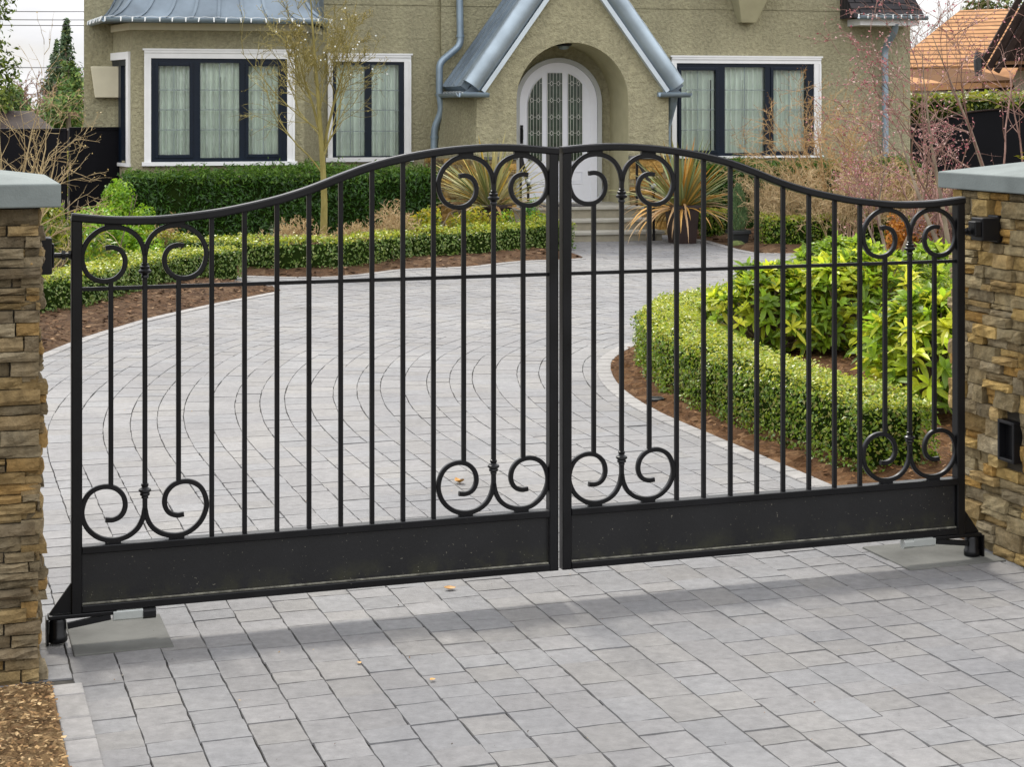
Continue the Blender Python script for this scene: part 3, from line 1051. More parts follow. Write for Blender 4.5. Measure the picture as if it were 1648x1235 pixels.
# ------------------------------------------------------------------ the house (local frame: x = along the front, y = inwards, z = up)
HA = R(13)
he, hn = Vector((math.cos(HA), math.sin(HA))), Vector((-math.sin(HA), math.cos(HA)))
HO = Vector((0.0, 25.3))
def HP(px, py, v):
    r = Vector(((px - CX) / FPX, 1.0))
    t = (HO.dot(hn) + v) / r.dot(hn)
    return (r * t - HO).dot(he), CAM_H - (py - HZ) * t / FPX
def hu(px, v): return HP(px, 0, v)[0]
def HW(u, v, z=0.0):
    p = HO + he * u + hn * v
    return Vector((p.x, p.y, z))

house = thing('house', 'olive stucco house with bay window, arched porch and zinc roofs behind the drive', 'house', (HO.x, HO.y, 0), HA)

def wall_holes(mb, u0, u1, z0, z1, v, th, holes):
    us = sorted({u0, u1, *[h[0] for h in holes], *[h[1] for h in holes]})
    zs = sorted({z0, z1, *[h[2] for h in holes], *[h[3] for h in holes]})
    idx = {}
    vs, fs = [], []
    def vid(u, z):
        if (u, z) not in idx:
            idx[(u, z)] = len(vs)
            vs.append((u, v, z))
        return idx[(u, z)]
    for a, b in zip(us, us[1:]):
        for c, e in zip(zs, zs[1:]):
            mu, mz = (a + b) / 2, (c + e) / 2
            if any(h[0] < mu < h[1] and h[2] < mz < h[3] for h in holes): continue
            fs.append((vid(a, c), vid(b, c), vid(b, e), vid(a, e)))
    mb.add(vs, fs)
    for a, b, c, e in holes:                    # reveals
        mb.add([(a, v, c), (b, v, c), (b, v, e), (a, v, e), (a, v + th, c), (b, v + th, c), (b, v + th, e), (a, v + th, e)],
               [(0, 4, 5, 1), (1, 5, 6, 2), (2, 6, 7, 3), (3, 7, 4, 0)])
    return mb

def window(v, trim, frame, lites, sashes, hzl, label, seed, inner_mid=True):
    """all rectangles in photo pixels (x0, y0, x1, y1) on the plane y = v"""
    rng = random.Random(seed)
    U = lambda r: (*[HP(r[0], r[1], v)[0]], HP(r[2], r[3], v)[0], HP((r[0] + r[2]) / 2, r[3], v)[1], HP((r[0] + r[2]) / 2, r[1], v)[1])
    tu0, tu1, tz0, tz1 = U(trim)
    fu0, fu1, fz0, fz1 = U(frame)
    w = bpy.data.objects.new('window', None)
    COL.objects.link(w); w.parent = house; w.location = ((fu0 + fu1) / 2, v, fz0)
    w['label'] = label
    o = tuple(w.location)
    # trim: four mitred boards with a stepped outer moulding, head and sill proud
    mb = MB()
    mb.box(tu0, fu0, v - 0.035, v + 0.05, tz0 + 0.05, tz1 - 0.04)
    mb.box(fu1, tu1, v - 0.035, v + 0.05, tz0 + 0.05, tz1 - 0.04)
    mb.box(tu0, tu1, v - 0.038, v + 0.05, fz1, tz1 - 0.012)
    mb.box(tu0 - 0.02, tu1 + 0.02, v - 0.060, v + 0.05, tz1 - 0.012, tz1 + 0.012)
    mb.box(tu0 - 0.03, tu1 + 0.03, v - 0.075, v + 0.05, tz0, fz0)
    for a, b in ((tu0, tu0 + 0.03), (tu1 - 0.03, tu1)):
        mb.box(a, b, v - 0.050, v - 0.035, fz0 + 0.001, fz1)
    mb.box(tu0 + 0.001, tu1 - 0.001, v - 0.052, v - 0.038, tz1 - 0.045, tz1 - 0.013)
    mb.build('window_trim', M['trim'], w, origin=o)
    # dark frame with holes for the lites
    L_ = [U(l) for l in lites]
    mb = MB()
    wall_holes(mb, fu0, fu1, fz0, fz1, v - 0.012, 0.07, L_)
    mb.build('window_frame', M['navy'], w, origin=o)
    mb = MB()
    for l, sflag in zip(L_, sashes):
        if not sflag: continue
        b = 0.045
        a0, a1, c0, c1 = l[0] - b, l[1] + b, l[2] - b, l[3] + b
        for (p, q, r_, s_) in ((a0, l[0], c0, c1), (l[1], a1, c0, c1), (l[0], l[1], c0, l[2]), (l[0], l[1], l[3], c1)):
            mb.box(p, q, v - 0.030, v - 0.0125, r_, s_)
        mb.build('sash', M['navy'], w, origin=o, bevel=0.006); mb = MB()
    for l in L_:
        mb = MB()
        mb.add([(l[0], v + 0.02, l[2]), (l[1], v + 0.02, l[2]), (l[1], v + 0.02, l[3]), (l[0], v + 0.02, l[3])], [(0, 1, 2, 3)])
        mb.build('pane', M['glass'], w, origin=o)
        mb = MB()
        for y in hzl:
            z = HP((lites[0][0] + lites[0][2]) / 2, y, v)[1]
            mb.box(l[0], l[1], v + 0.008, v + 0.018, z - 0.006, z + 0.006)
        c = (l[0] + l[1]) / 2
        mb.box(c - 0.006, c + 0.006, v + 0.0085, v + 0.0175, l[2], l[3])
        mb.build('leading', M['muntin'], w, origin=o)
    # curtains: pleated sheets hung behind the glass
    mb = MB()
    cu0, cu1 = L_[0][0] - 0.04, L_[-1][1] + 0.04
    n = int((cu1 - cu0) / 0.008)
    ph, vs = 0.0, []
    split = {int(n * k) for k in (0.27, 0.52, 0.70)} if inner_mid else {int(n * 0.5)}
    amp = 0.048
    row = []
    for i in range(n + 1):
        u = cu0 + (cu1 - cu0) * i / n
        ph += rng.uniform(0.25, 0.95)
        dv_ = amp * math.sin(ph) + 0.012 * math.sin(u * 9 + seed)
        row.append((u, v + 0.13 + dv_))
    zb, zt = fz0 - 0.05, fz1 + 0.05
    K = 5
    for k in range(K + 1):
        f_ = k / K
        for i, (u, y) in enumerate(row):
            sw = 1.0 - 0.2 * f_
            vs.append((u + 0.002 * math.sin(i * 0.7 + k), v + 0.13 + (y - v - 0.13) * sw, zb + (zt - zb) * f_))
    N = n + 1
    fs = []
    for k in range(K):
        for i in range(n):
            if i in split and k < 4: continue
            fs.append((k * N + i, k * N + i + 1, (k + 1) * N + i + 1, (k + 1) * N + i))
    mb.add(vs, fs)
    mb.build('curtain', M['curtain'], w, origin=o, smooth=80)
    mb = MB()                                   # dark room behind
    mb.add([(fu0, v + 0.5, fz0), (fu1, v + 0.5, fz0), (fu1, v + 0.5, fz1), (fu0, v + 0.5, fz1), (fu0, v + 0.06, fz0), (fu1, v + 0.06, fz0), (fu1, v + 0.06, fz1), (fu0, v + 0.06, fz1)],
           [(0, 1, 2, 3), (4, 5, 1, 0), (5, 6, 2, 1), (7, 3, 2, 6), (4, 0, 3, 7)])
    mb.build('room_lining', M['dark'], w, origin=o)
    return (fu0, fu1, fz0, fz1)

WALL_H = 4.3
VR = -0.10                                     # the right part of the front stands a little proud
VB = -1.10                                     # bay front
VP = -1.60                                     # porch front
HZL = (144.5, 176.5, 209)
wb = window(VB, (232, 80, 474, 266), (243, 94, 462, 260), [(255, 106, 305, 249), (322, 101, 385, 254), (400, 106, 448, 248)], (1, 0, 1), HZL, 'three-light navy window in the bay with pale curtains', 3)
w2 = window(0.0, (527, 87, 661, 260), (535, 99, 650, 253), [(541, 104, 587, 251), (598, 104, 642, 251)], (0, 0), (145, 177, 211), 'two-light navy window beside the bare tree', 5, False)
w3 = window(VR, (1080, 91, 1320, 254), (1088, 102, 1309, 250.5), [(1096, 113, 1151, 242), (1166, 108, 1231, 246), (1244, 113, 1296, 243)], (1, 0, 1), (144.5, 176.5, 209), 'three-light navy window right of the porch', 8)

uL = hu(150, 0.0)
uS = hu(708, 0.0)                               # step in the front
uR = hu(1465, VR)
mb = MB()
wall_holes(mb, uL, uS, -0.05, WALL_H, 0.0, 0.1, [w2])
mb.add([(uL, 0, -0.05), (uL, 0, WALL_H), (uL, 6, WALL_H), (uL, 6, -0.05)], [(0, 1, 2, 3)])
mb.build('wall', M['stucco'], house)
mb = MB()
wall_holes(mb, uS, uR, -0.05, WALL_H, VR, 0.1, [w3])
mb.add([(uR, VR, -0.05), (uR, 6, -0.05), (uR, 6, WALL_H), (uR, VR, WALL_H)], [(0, 1, 2, 3)])
mb.add([(uS, VR, -0.05), (uS, VR, WALL_H), (uS, 0, WALL_H), (uS, 0, -0.05)], [(0, 1, 2, 3)])
mb.build('wall', M['stucco'], house)
# string course grooves seen near the top of the picture: slim raised bands
mb = MB()
z = HP(600, 6, 0.0)[1]
mb.box(uL, uS, -0.012, 0.0, z - 0.01, z + 0.01)
z = HP(1250, 15, VR)[1]
mb.box(uS, uR, VR - 0.012, VR, z - 0.01, z + 0.01)
mb.build('string_course', M['stucco'], house)
# main roof above the picture
mb = MB()
mb.add([(uL - .4, -.5, WALL_H - .02), (uR + .4, -.6, WALL_H - .02), (uR + .4, 3, WALL_H + 1.7), (uL - .4, 3, WALL_H + 1.7), (uR + .4, 6.5, WALL_H - .02), (uL - .4, 6.5, WALL_H - .02),
        (uL - .4, -.5, WALL_H + .1), (uR + .4, -.6, WALL_H + .1), (uR + .4, 3, WALL_H + 1.82), (uL - .4, 3, WALL_H + 1.82), (uR + .4, 6.5, WALL_H + .1), (uL - .4, 6.5, WALL_H + .1)],
       [(0, 1, 2, 3), (3, 2, 4, 5), (9, 8, 7, 6), (11, 10, 8, 9), (0, 6, 7, 1), (5, 4, 10, 11), (1, 7, 8, 2), (2, 8, 10, 4), (0, 3, 9, 6), (3, 5, 11, 9)])
mb.build('roof', M['roof_dark'], house)

# bay
bu0, bu1 = hu(213, VB), hu(490, VB)
cu0, cu1 = bu0 - 0.32, bu1 + 0.40
zf = HP(350, 49, VB)[1]                          # underside of fascia band
zg = HP(350, 38, VB)[1]
mb = MB()
wall_holes(mb, bu0, bu1, -0.05, zg, VB, 0.1, [wb])
mb.add([(bu1, VB, -0.05), (cu1, 0, -0.05), (cu1, 0, zg), (bu1, VB, zg)], [(0, 1, 2, 3)])
# left canted side with a window hole
sd_l = math.hypot(bu0 - cu0, VB)
def cant(s_, z, off=0.0):                        # s_: 0 at the front corner, 1 at the main wall; off: outwards
    nx, ny = VB, (cu0 - bu0)
    k = 1.0 / sd_l
    return (bu0 + (cu0 - bu0) * s_ + nx * k * off, VB - VB * s_ + ny * k * off, z)
zt_, zb_ = HP(200, 96, VB + .5)[1], HP(200, 258, VB + .5)[1]
sA, sB = 0.16, 0.88
vs = [cant(a, z) for a in (0, sA, sB, 1) for z in (-0.05, zb_, zt_, zg)]
fs = []
for i in range(3):
    for j in range(3):
        if i == 1 and j == 1: continue
        fs.append((i * 4 + j, i * 4 + j + 1, (i + 1) * 4 + j + 1, (i + 1) * 4 + j))
mb.add(vs, fs)
mb.build('bay_wall', M['stucco'], house)
wside = bpy.data.objects.new('window', None); COL.objects.link(wside); wside.parent = house
wside['label'] = 'narrow side window of the bay'
def cbar(mb, a0, a1, z0, z1, o0, o1):
    vs = [cant(a, z, o) for z in (z0, z1) for (a, o) in ((a0, o0), (a1, o0), (a1, o1), (a0, o1))]
    mb.add(vs, [(0, 3, 2, 1), (4, 5, 6, 7), (0, 1, 5, 4), (1, 2, 6, 5), (2, 3, 7, 6), (3, 0, 4, 7)])
mb = MB()
for a0, a1, z0, z1 in ((sA - .085, sA, zb_ - .03, zt_ + .10), (sB, sB + .085, zb_ - .03, zt_ + .10), (sA, sB, zt_, zt_ + .099), (sA - .1, sB + .1, zb_ - .075, zb_ - .03)):
    cbar(mb, a0, a1, z0, z1, -0.02, 0.035)
mb.build('window_trim', M['trim'], wside)
mb = MB()
for a0, a1 in ((sA, sA + .1), (0.42, 0.52), (sB - .1, sB)):
    cbar(mb, a0, a1, zb_ - .029, zt_ - .001, -0.04, 0.012)
cbar(mb, sA + .1, sB - .1, zt_ - .08, zt_ - .002, -0.04, 0.010)
mb.build('window_frame', M['navy'], wside)
mb = MB()
mb.add([cant(sA, zb_, -0.02), cant(sB, zb_, -0.02), cant(sB, zt_, -0.02), cant(sA, zt_, -0.02)], [(0, 1, 2, 3)])
mb.build('pane', M['glass'], wside)
mb = MB()
n = 60
vs = []
for z in (zb_ - .05, zt_ + .02):
    for i in range(n + 1):
        a = sA + 0.05 + (sB - sA - 0.1) * i / n
        vs.append(cant(a, z, -0.13 + 0.03 * math.sin(i * 0.9)))
mb.add(vs, [(i, i + 1, n + 2 + i, n + 1 + i) for i in range(n) if i not in range(24, 38)])
mb.build('curtain', M['curtain'], wside, smooth=80)
# pale fascia band right under the eave
def bay_ring(o, z, extra=0.0):
    return [(cu0 - o * 0.60, 0.02 + extra, z), (bu0 - o * 0.82, VB - o, z), (bu1 + o * 0.62, VB - o, z), (max(cu1, bu1 + o * 0.62), 0.02 + extra, z)]
mb = MB()
a, b = bay_ring(0.0, zf), bay_ring(0.05, zf)
c, e = bay_ring(0.05, zg), bay_ring(0.0, zg)
vs = b + c + a
mb.add(vs, [(0, 1, 5, 4), (1, 2, 6, 5), (2, 3, 7, 6), (8, 9, 1, 0), (9, 10, 2, 1), (10, 11, 3, 2)])
mb.build('fascia_band', M['band'], house)
# concave standing-seam roof
ez = HP(350, 31, VB - 0.38)[1]
prof = [(0.38, 0.0), (0.29, 0.035), (0.19, 0.09), (0.10, 0.17), (0.02, 0.275), (-0.05, 0.42), (-0.12, 0.62), (-0.30, 1.1)]
mb = MB()
rings = [bay_ring(o, ez + z) for o, z in prof]
vs = [p for r_ in rings for p in r_]
fs = []
for i in range(len(prof) - 1):
    for j in range(3):
        fs.append((i * 4 + j, i * 4 + j + 1, (i + 1) * 4 + j + 1, (i + 1) * 4 + j))
mb.add(vs, fs)
# soffit
so = bay_ring(0.38, ez - 0.012); si = bay_ring(-0.02, ez - 0.012)
mb.add(so + si, [(0, 4, 5, 1), (1, 5, 6, 2), (2, 6, 7, 3)])
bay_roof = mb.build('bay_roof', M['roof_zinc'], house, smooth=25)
mb = MB()
nseam = 8
for k in range(nseam + 1):
    f_ = k / nseam
    pts = []
    for r_ in rings:
        p = Vector(r_[1]).lerp(Vector(r_[2]), f_)
        pts.append(p + Vector((0, -0.006, 0.012)))
    mb.sweep(pts, sq(0.014, 0.04), up=(1, 0, 0))
for k in (1, 2):
    for (ia, ib) in ((0, 1), (2, 3)):
        pts = [Vector(r_[ia]).lerp(Vector(r_[ib]), k / 3) + Vector((0, 0, 0.012)) for r_ in rings]
        mb.sweep(pts, sq(0.014, 0.04), up=(0, 1, 0))
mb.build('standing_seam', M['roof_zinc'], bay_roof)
def half_gutter(mb, pts, r=0.055, th=0.006):
    prof = [(r * math.cos(a), r * math.sin(a)) for a in np.linspace(math.pi, 2 * math.pi, 9)]
    prof += [((r - th) * math.cos(a), (r - th) * math.sin(a)) for a in np.linspace(2 * math.pi, math.pi, 9)]
    mb.sweep(pts, prof, up=(0, 0, 1))
ge = bay_ring(0.43, ez + 0.005)
mb = MB()
for a, b in ((0, 1), (1, 2), (2, 3)):
    half_gutter(mb, [ge[a], ge[b]])
bg = mb.build('gutter', M['zinc_dark'], house, smooth=30)
def bulbs(parent, pairs, step=0.17, seed=1):
    rng = random.Random(seed)
    mb = MB()
    for a, b in pairs:
        a, b = Vector(a), Vector(b)
        n = max(2, int((b - a).length / step))
        out = Vector((b.y - a.y, -(b.x - a.x), 0)).normalized()
        for i in range(n + 1):
            p = a.lerp(b, (i + 0.2 * rng.random()) / n) + out * 0.05
            mb.sweep([p + Vector((0, 0, 0.012)), p + out * 0.012 + Vector((rng.uniform(-.012, .012), 0, -0.045))], sq(0.018, 0.018, 0.6), up=(1, 0.01, 0), scale=[1.2, 0.7])
        pts = []
        for i in range(n * 2 + 1):
            p = a.lerp(b, i / (2 * n)) + out * 0.03 + Vector((0, 0, 0.014 + (0.012 if i % 2 else 0)))
            pts.append(p)
        mb.tube(pts, 0.003, 4)
    return mb.build('string_light', M['bulb'], parent)
bulbs(bg, [(ge[0], ge[1]), (ge[1], ge[2]), (ge[2], ge[3])])

# chimney breast with a tapered block, left of the bay
ch0, ch1 = hu(135, -0.25), hu(196, -0.25)
mb = MB()
mb.box(ch0, ch1, -0.25, 1.2, -0.05, 6.2)
mb.build('chimney', M['stucco'], house)
def tapered(mb, pxs_top, pxs_bot, ytop, ybot, v0, dep_t, dep_b):
    a0, zt = HP(pxs_top[0], ytop, v0); a1, _ = HP(pxs_top[1], ytop, v0)
    b0, zb = HP(pxs_bot[0], ybot, v0); b1, _ = HP(pxs_bot[1], ybot, v0)
    vs = [(b0, v0, zb), (b1, v0, zb), (b1, v0 - dep_b, zb), (b0, v0 - dep_b, zb), (a0, v0, zt), (a1, v0, zt), (a1, v0 - dep_t, zt), (a0, v0 - dep_t, zt)]
    mb.add(vs, [(0, 1, 2, 3), (4, 7, 6, 5), (0, 3, 7, 4), (1, 5, 6, 2), (3, 2, 6, 7), (0, 4, 5, 1)])
mb = MB()
tapered(mb, (146, 196), (153, 192), 107, 157, -0.25, 0.20, 0.16)
mb.build('corbel', M['band'], house, bevel=0.01)
mb = MB()
tapered(mb, (1172, 1227), (1187, 1211), -14, 37, VR, 0.40, 0.16)
tapered(mb, (1150, 1250), (1172, 1227), -60, -14, VR, 0.62, 0.40)
mb.build('corbel', M['smooth_stucco'], house, bevel=0.012)

# ---- porch
pu0, pu1 = hu(768, VP), hu(1076, VP)
pz0 = HP(780, 150, VP)[1]                          # eave height
au, az_ = HP(923, -60, VP)                         # apex
ac = hu(922, VP); ar = (hu(1012, VP) - hu(832, VP)) / 2
asz = HP(922, 68, VP)[1] - ar                       # springing height
zland = HP(922, 331, VP)[1]
arch = [(ac - ar, zland)] + [(ac + ar * math.cos(a), asz + ar * math.sin(a)) for a in np.linspace(math.pi, 0, 25)] + [(ac + ar, zland)]
slope = (az_ - pz0) / (au - hu(778, VP))
outer = [(pu0, -0.05), (arch[0][0], -0.05), (arch[0][0], zland - 0.001)]
poly = [(pu0 - 0.05, -0.05), (ac - ar, -0.05)] + arch[0:] + [(ac + ar, -0.05), (pu1, -0.05), (pu1, pz0), (au, az_), (pu0, pz0)]
clean = []
for p in poly:
    if not clean or (abs(p[0] - clean[-1][0]) + abs(p[1] - clean[-1][1])) > 1e-5: clean.append(p)
ins = []
P2, tri = cdt(clean, ins)
mb = MB()
mb.add([(p[0], VP, p[1]) for p in P2], [tuple(int(i) for i in t) for t in tri])
# side walls
mb.add([(pu0 - .05, VP, -0.05), (pu0, VP, pz0), (pu0 - .30, 0.0, pz0), (pu0 - .45, 0.0, -0.05)], [(0, 1, 2, 3)])
mb.add([(pu1, VP, -0.05), (pu1, 0.0, -0.05), (pu1, 0.0, pz0), (pu1, VP, pz0)], [(0, 1, 2, 3)])
porch = mb.build('porch', M['stucco'], house)
# arched recess
VD = VP + 0.92
mb = MB()
n = len(arch)
mb.add([(a, VP, z) for a, z in arch] + [(a, VD, z) for a, z in arch], [(i, n + i, n + i + 1, i + 1) for i in range(n - 1)])
mb.build('arch_reveal', M['smooth_stucco'], porch, smooth=40)
# back wall of the recess round the door
du = hu(897.5, VD); dw = (hu(968, VD) - hu(829, VD)) / 2     # surround
dz_top = HP(897, 93, VD)[1]
zl = HP(897, 327, VD)[1]
def arch_pts(c, r, ztop, zbot, n=25):
    zs_ = ztop - r
    return [(c - r, zbot)] + [(c + r * math.cos(a), zs_ + r * math.sin(a)) for a in np.linspace(math.pi, 0, n)] + [(c + r, zbot)]
mb = MB()
mb.add([(ac - ar - .02, VD, zl - .3), (ac + ar + .02, VD, zl - .3), (ac + ar + .02, VD, asz + ar + .05), (ac - ar - .02, VD, asz + ar + .05)], [(0, 1, 2, 3)])
mb.build('wall', M['stucco'], porch)
def arch_ring(mb, A, B, v0, v1):
    n = len(A)
    vs = [(a, v0, z) for a, z in A] + [(a, v0, z) for a, z in B] + [(a, v1, z) for a, z in A] + [(a, v1, z) for a, z in B]
    fs = []
    for i in range(n - 1):
        fs += [(i, i + 1, n + i + 1, n + i), (2 * n + i, 3 * n + i, 3 * n + i + 1, 2 * n + i + 1), (i, 2 * n + i, 2 * n + i + 1, i + 1), (n + i, n + i + 1, 3 * n + i + 1, 3 * n + i)]
    mb.add(vs, fs)
mb = MB()
arch_ring(mb, arch_pts(du, dw, dz_top, zl), arch_pts(du, dw - 0.065, dz_top - 0.065, zl), VD - 0.07, VD + 0.02)
mb.build('door_surround', M['door_frame'], porch, smooth=40)
rd = dw - 0.066
dtop = dz_top - 0.066
mb = MB()
ap = arch_pts(du, rd, dtop, zl + 0.01)
mb.prism(ap, VD - 0.045, VD - 0.005, 'y')
door = mb.build('door', M['door'], house)
door['label'] = 'white arched front door with three leaded lights'
mb = MB()
arch_ring(mb, arch_pts(du, rd - 0.002, dtop - 0.002, zl + 0.01), arch_pts(du, rd - 0.10, dtop - 0.10, zl + 0.01), VD - 0.055, VD - 0.044)
mb.build('door_rim', M['door'], door, smooth=40)
# leaded lights
def lite(px0, px1, side):
    a0, a1 = hu(px0, VD - .05), hu(px1, VD - .05)
    zb = HP(897, 259, VD - .05)[1]
    zc = HP(897, 117, VD - .05)[1]
    rr = rd - 0.135
    zs_ = dtop - rd
    def top(u):
        if side == 0: return zc
        return min(zs_ + math.sqrt(max(0.0, rr * rr - (u - du) ** 2)), zc)
    us = np.linspace(a0, a1, 9)
    poly = [(a0, zb), (a1, zb)] + [(u, top(u)) for u in us[::-1]]
    mb = MB(); mb.prism(poly, VD - 0.062, VD - 0.050, 'y')
    g = mb.build('leaded_light', M['door_glass'], door)
    mb = MB()
    va, vb = VD - 0.066, VD - 0.0615
    def bar(p, q, w=0.0023):
        p, q = Vector((p[0], p[1])), Vector((q[0], q[1]))
        t = (q - p)
        if t.length < 1e-4: return
        t.normalize(); nn = Vector((-t.y, t.x)) * w
        mb.prism([tuple(p - nn), tuple(q - nn), tuple(q + nn), tuple(p + nn)], va, vb, 'y')
    ws = a1 - a0
    for k in (0.0, 0.16, 0.38, 0.62, 0.84, 1.0):
        u = a0 + ws * k
        bar((u, zb), (u, top(min(max(u, a0), a1))))
    for i in range(8): bar((us[i], top(us[i])), (us[i + 1], top(us[i + 1])))
    bar((a0, zb), (a1, zb))
    for py in (134, 161, 188, 214, 240):
        zz = HP(897, py, VD - .05)[1]
        for k0, k1 in ((0.0, 0.16), (0.84, 1.0), (0.38, 0.62)):
            if top(a0 + ws * k0) > zz and top(a0 + ws * k1) > zz: bar((a0 + ws * k0, zz), (a0 + ws * k1, zz))
        for k in (0.27, 0.73):
            u = a0 + ws * k
            if top(u) < zz + 0.05: continue
            hw, hh = ws * 0.11, 0.035
            ring = [(u - hw, zz), (u, zz + hh), (u + hw, zz), (u, zz - hh)]
            for i in range(4): bar(ring[i], ring[(i + 1) % 4])
    mb.build('leading', M['lead_white'], g)
lite(849.5, 872, -1); lite(881, 904.5, 0); lite(914, 936.5, 1)
mb = MB()
for px0, px1 in ((852, 889), (907, 938)):
    a0, a1 = hu(px0, VD - .05), hu(px1, VD - .05)
    z1, z0 = HP(897, 276, VD - .05)[1], HP(897, 296, VD - .05)[1]
    z1b, z0b = HP(897, 302, VD - .05)[1], HP(897, 320, VD - .05)[1]
    for (p, q) in ((z0, z1),):
        mb.box(a0, a1, VD - 0.056, VD - 0.046, q - 0.012, q); mb.box(a0, a1, VD - 0.056, VD - 0.046, p, p + 0.012)
        mb.box(a0, a0 + .012, VD - 0.056, VD - 0.046, p + .012, q - .012); mb.box(a1 - .012, a1, VD - 0.056, VD - 0.046, p + .012, q - .012)
        mb.box(a0 + .03, a1 - .03, VD - 0.053, VD - 0.046, p + .03, q - .03)
mb.build('door_panel', M['door'], door)
mb = MB()
a0 = hu(840, VD - .08)
zz = HP(840, 216, VD)[1]
mb.box(a0 - .02, a0 + .02, VD - .075, VD - .046, zz - .13, zz + .13)
mb.tube([(a0, VD - .075, zz + .08), (a0, VD - .12, zz + .06), (a0, VD - .12, zz - .07), (a0, VD - .075, zz - .10)], 0.012, 8)
mb.build('handle', M['black'], door, bevel=0.004)
# lamp under the arch
mb = MB()
lu, lz = hu(908, VP + .2), asz + ar - 0.012
mb.lathe([(0.11, 0.0), (0.115, -0.012), (0.10, -0.028), (0.085, -0.034)], 20, (lu, VP + .22, lz))
lamp = mb.build('porch_lamp', M['black'], porch, smooth=40)
mb = MB()
mb.lathe([(0.082, -0.03), (0.075, -0.055), (0.045, -0.075), (0.008, -0.08)], 20, (lu, VP + .22, lz))
mb.build('lamp_glass', M['muntin'], lamp, smooth=50)
for k in range(6):
    a = k * math.pi / 3
# stone plinth either side of the opening with a sloped ledge
def plinth(px0, px1, seed):
    rng = random.Random(seed)
    a0, a1 = hu(px0, VP), hu(px1, VP)
    zt = HP(1000, 256, VP)[1]
    mb = MB()
    ledge_face(mb, rng, Vector((a0, VP - 0.03)), Vector((1, 0)), a1 - a0, zt, STONES_R, (0.06, 0.12), (0.12, 0.34), 0.004)
    if px0 < 850:
        p0 = Vector((pu0 - .45, 0.0)); p1 = Vector((a0, VP - 0.03))
        ledge_face(mb, rng, p0 + (p1 - p0).normalized() * 0.02, (p1 - p0).normalized(), (p1 - p0).length, zt, STONES_R, (0.06, 0.12), (0.12, 0.34), 0.004)
    pl_ = mb.build('stone_plinth', M['stone'], house)
    mb = MB()
    mb.box(a0 - .015, a1 + .015, VP - 0.075, VP + 0.01, zt, zt + 0.045)
    mb.build('plinth_ledge', M['slab'], pl_, bevel=0.006)
plinth(764, 830, 3)
plinth(1013, 1077, 4)
mb = MB()
for px0, px1 in ((962, 1012),):
    pass
# ---- porch roof: a steep gable with rolled zinc verges
def rake(side):
    """side -1 left, +1 right; returns eave point and apex on the front plane"""
    ue = hu(778, VP) if side < 0 else hu(1069, VP)
    ze = HP(778, 149, VP)[1] if side < 0 else HP(1069, 149, VP)[1]
    return Vector((ue, ze)), Vector((au, az_ + 0.0))
RR = 0.135
roof_parts = None
for side in (-1, 1):
    E, A = rake(side)
    t = (A - E).normalized()
    o2 = Vector((t.y * side, -t.x * side)) if side > 0 else Vector((-t.y, t.x))
    if o2.y < 0: o2 = -o2
    # white strip
    mb = MB()
    s0, s1 = E, A
    w_ = 0.06
    q = [s0, s1, s1 + o2 * w_, s0 + o2 * w_]
    mb.prism([tuple(x) for x in q], VP - 0.10, VP - 0.001, 'y')
    strip = mb.build('bargeboard', M['rake_trim'], house)
    # roll
    mb = MB()
    c0 = E + o2 * (w_ + RR) - t * 0.02
    c1 = A + o2 * (w_ + RR) + t * 0.25
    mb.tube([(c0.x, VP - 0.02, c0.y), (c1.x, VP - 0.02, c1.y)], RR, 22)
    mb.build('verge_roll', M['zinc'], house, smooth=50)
    # slab behind with ribs
    top0, top1 = E + o2 * (w_ + 2 * RR - 0.03) - t * 0.10, A + o2 * (w_ + 2 * RR - 0.03) + t * 0.35
    b0, b1 = top0 - o2 * 0.10, top1 - o2 * 0.10
    mb = MB()
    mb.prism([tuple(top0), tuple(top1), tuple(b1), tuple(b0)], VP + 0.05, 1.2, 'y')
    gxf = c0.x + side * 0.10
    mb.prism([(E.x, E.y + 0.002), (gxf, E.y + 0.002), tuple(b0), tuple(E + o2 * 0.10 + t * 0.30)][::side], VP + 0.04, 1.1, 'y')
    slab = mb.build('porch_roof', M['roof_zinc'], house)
    mb = MB()
    for vv in (VP + 0.42, VP + 0.82, VP + 1.22, VP + 1.56):
        q = [top0, top1, top1 + o2 * 0.035, top0 + o2 * 0.035]
        mb.prism([tuple(x) for x in q], vv - 0.008, vv + 0.008, 'y')
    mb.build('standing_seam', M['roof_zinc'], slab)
    # eave gutter: side run and a short front return
    mb = MB()
    gx = c0.x + side * 0.16
    gz = E.y - 0.005
    half_gutter(mb, [(gx, VP + 1.5, gz), (gx, VP - 0.06, gz)], 0.06)
    ia = hu(786, VP - .1) if side < 0 else hu(1061, VP - .1)
    half_gutter(mb, [(gx, VP - 0.12, gz), (ia, VP - 0.12, gz)] if side > 0 else [(gx - .02, VP - 0.12, gz), (ia, VP - 0.12, gz)], 0.06)
    # closed ends and a back board
    a, b = sorted((gx - .02 * side, ia))
    mb.box(a, b, VP - 0.06, VP - 0.003, gz - 0.05, gz + 0.01)
    g_ = mb.build('gutter', M['zinc_dark'], house, smooth=30)
    if side < 0: bulbs(g_, [((gx - .03, VP - 0.12, gz), (gx - .03, VP + 1.2, gz))], 0.2, 5)
    else: bulbs(g_, [((c0.x + 0.10, VP, c0.y + .1), (c0.x + 0.10 - .9 * (A.x - E.x) * -0.9, VP, c0.y + .1 + .9 * (A.y - E.y) * 0.9))], 0.35, 6)
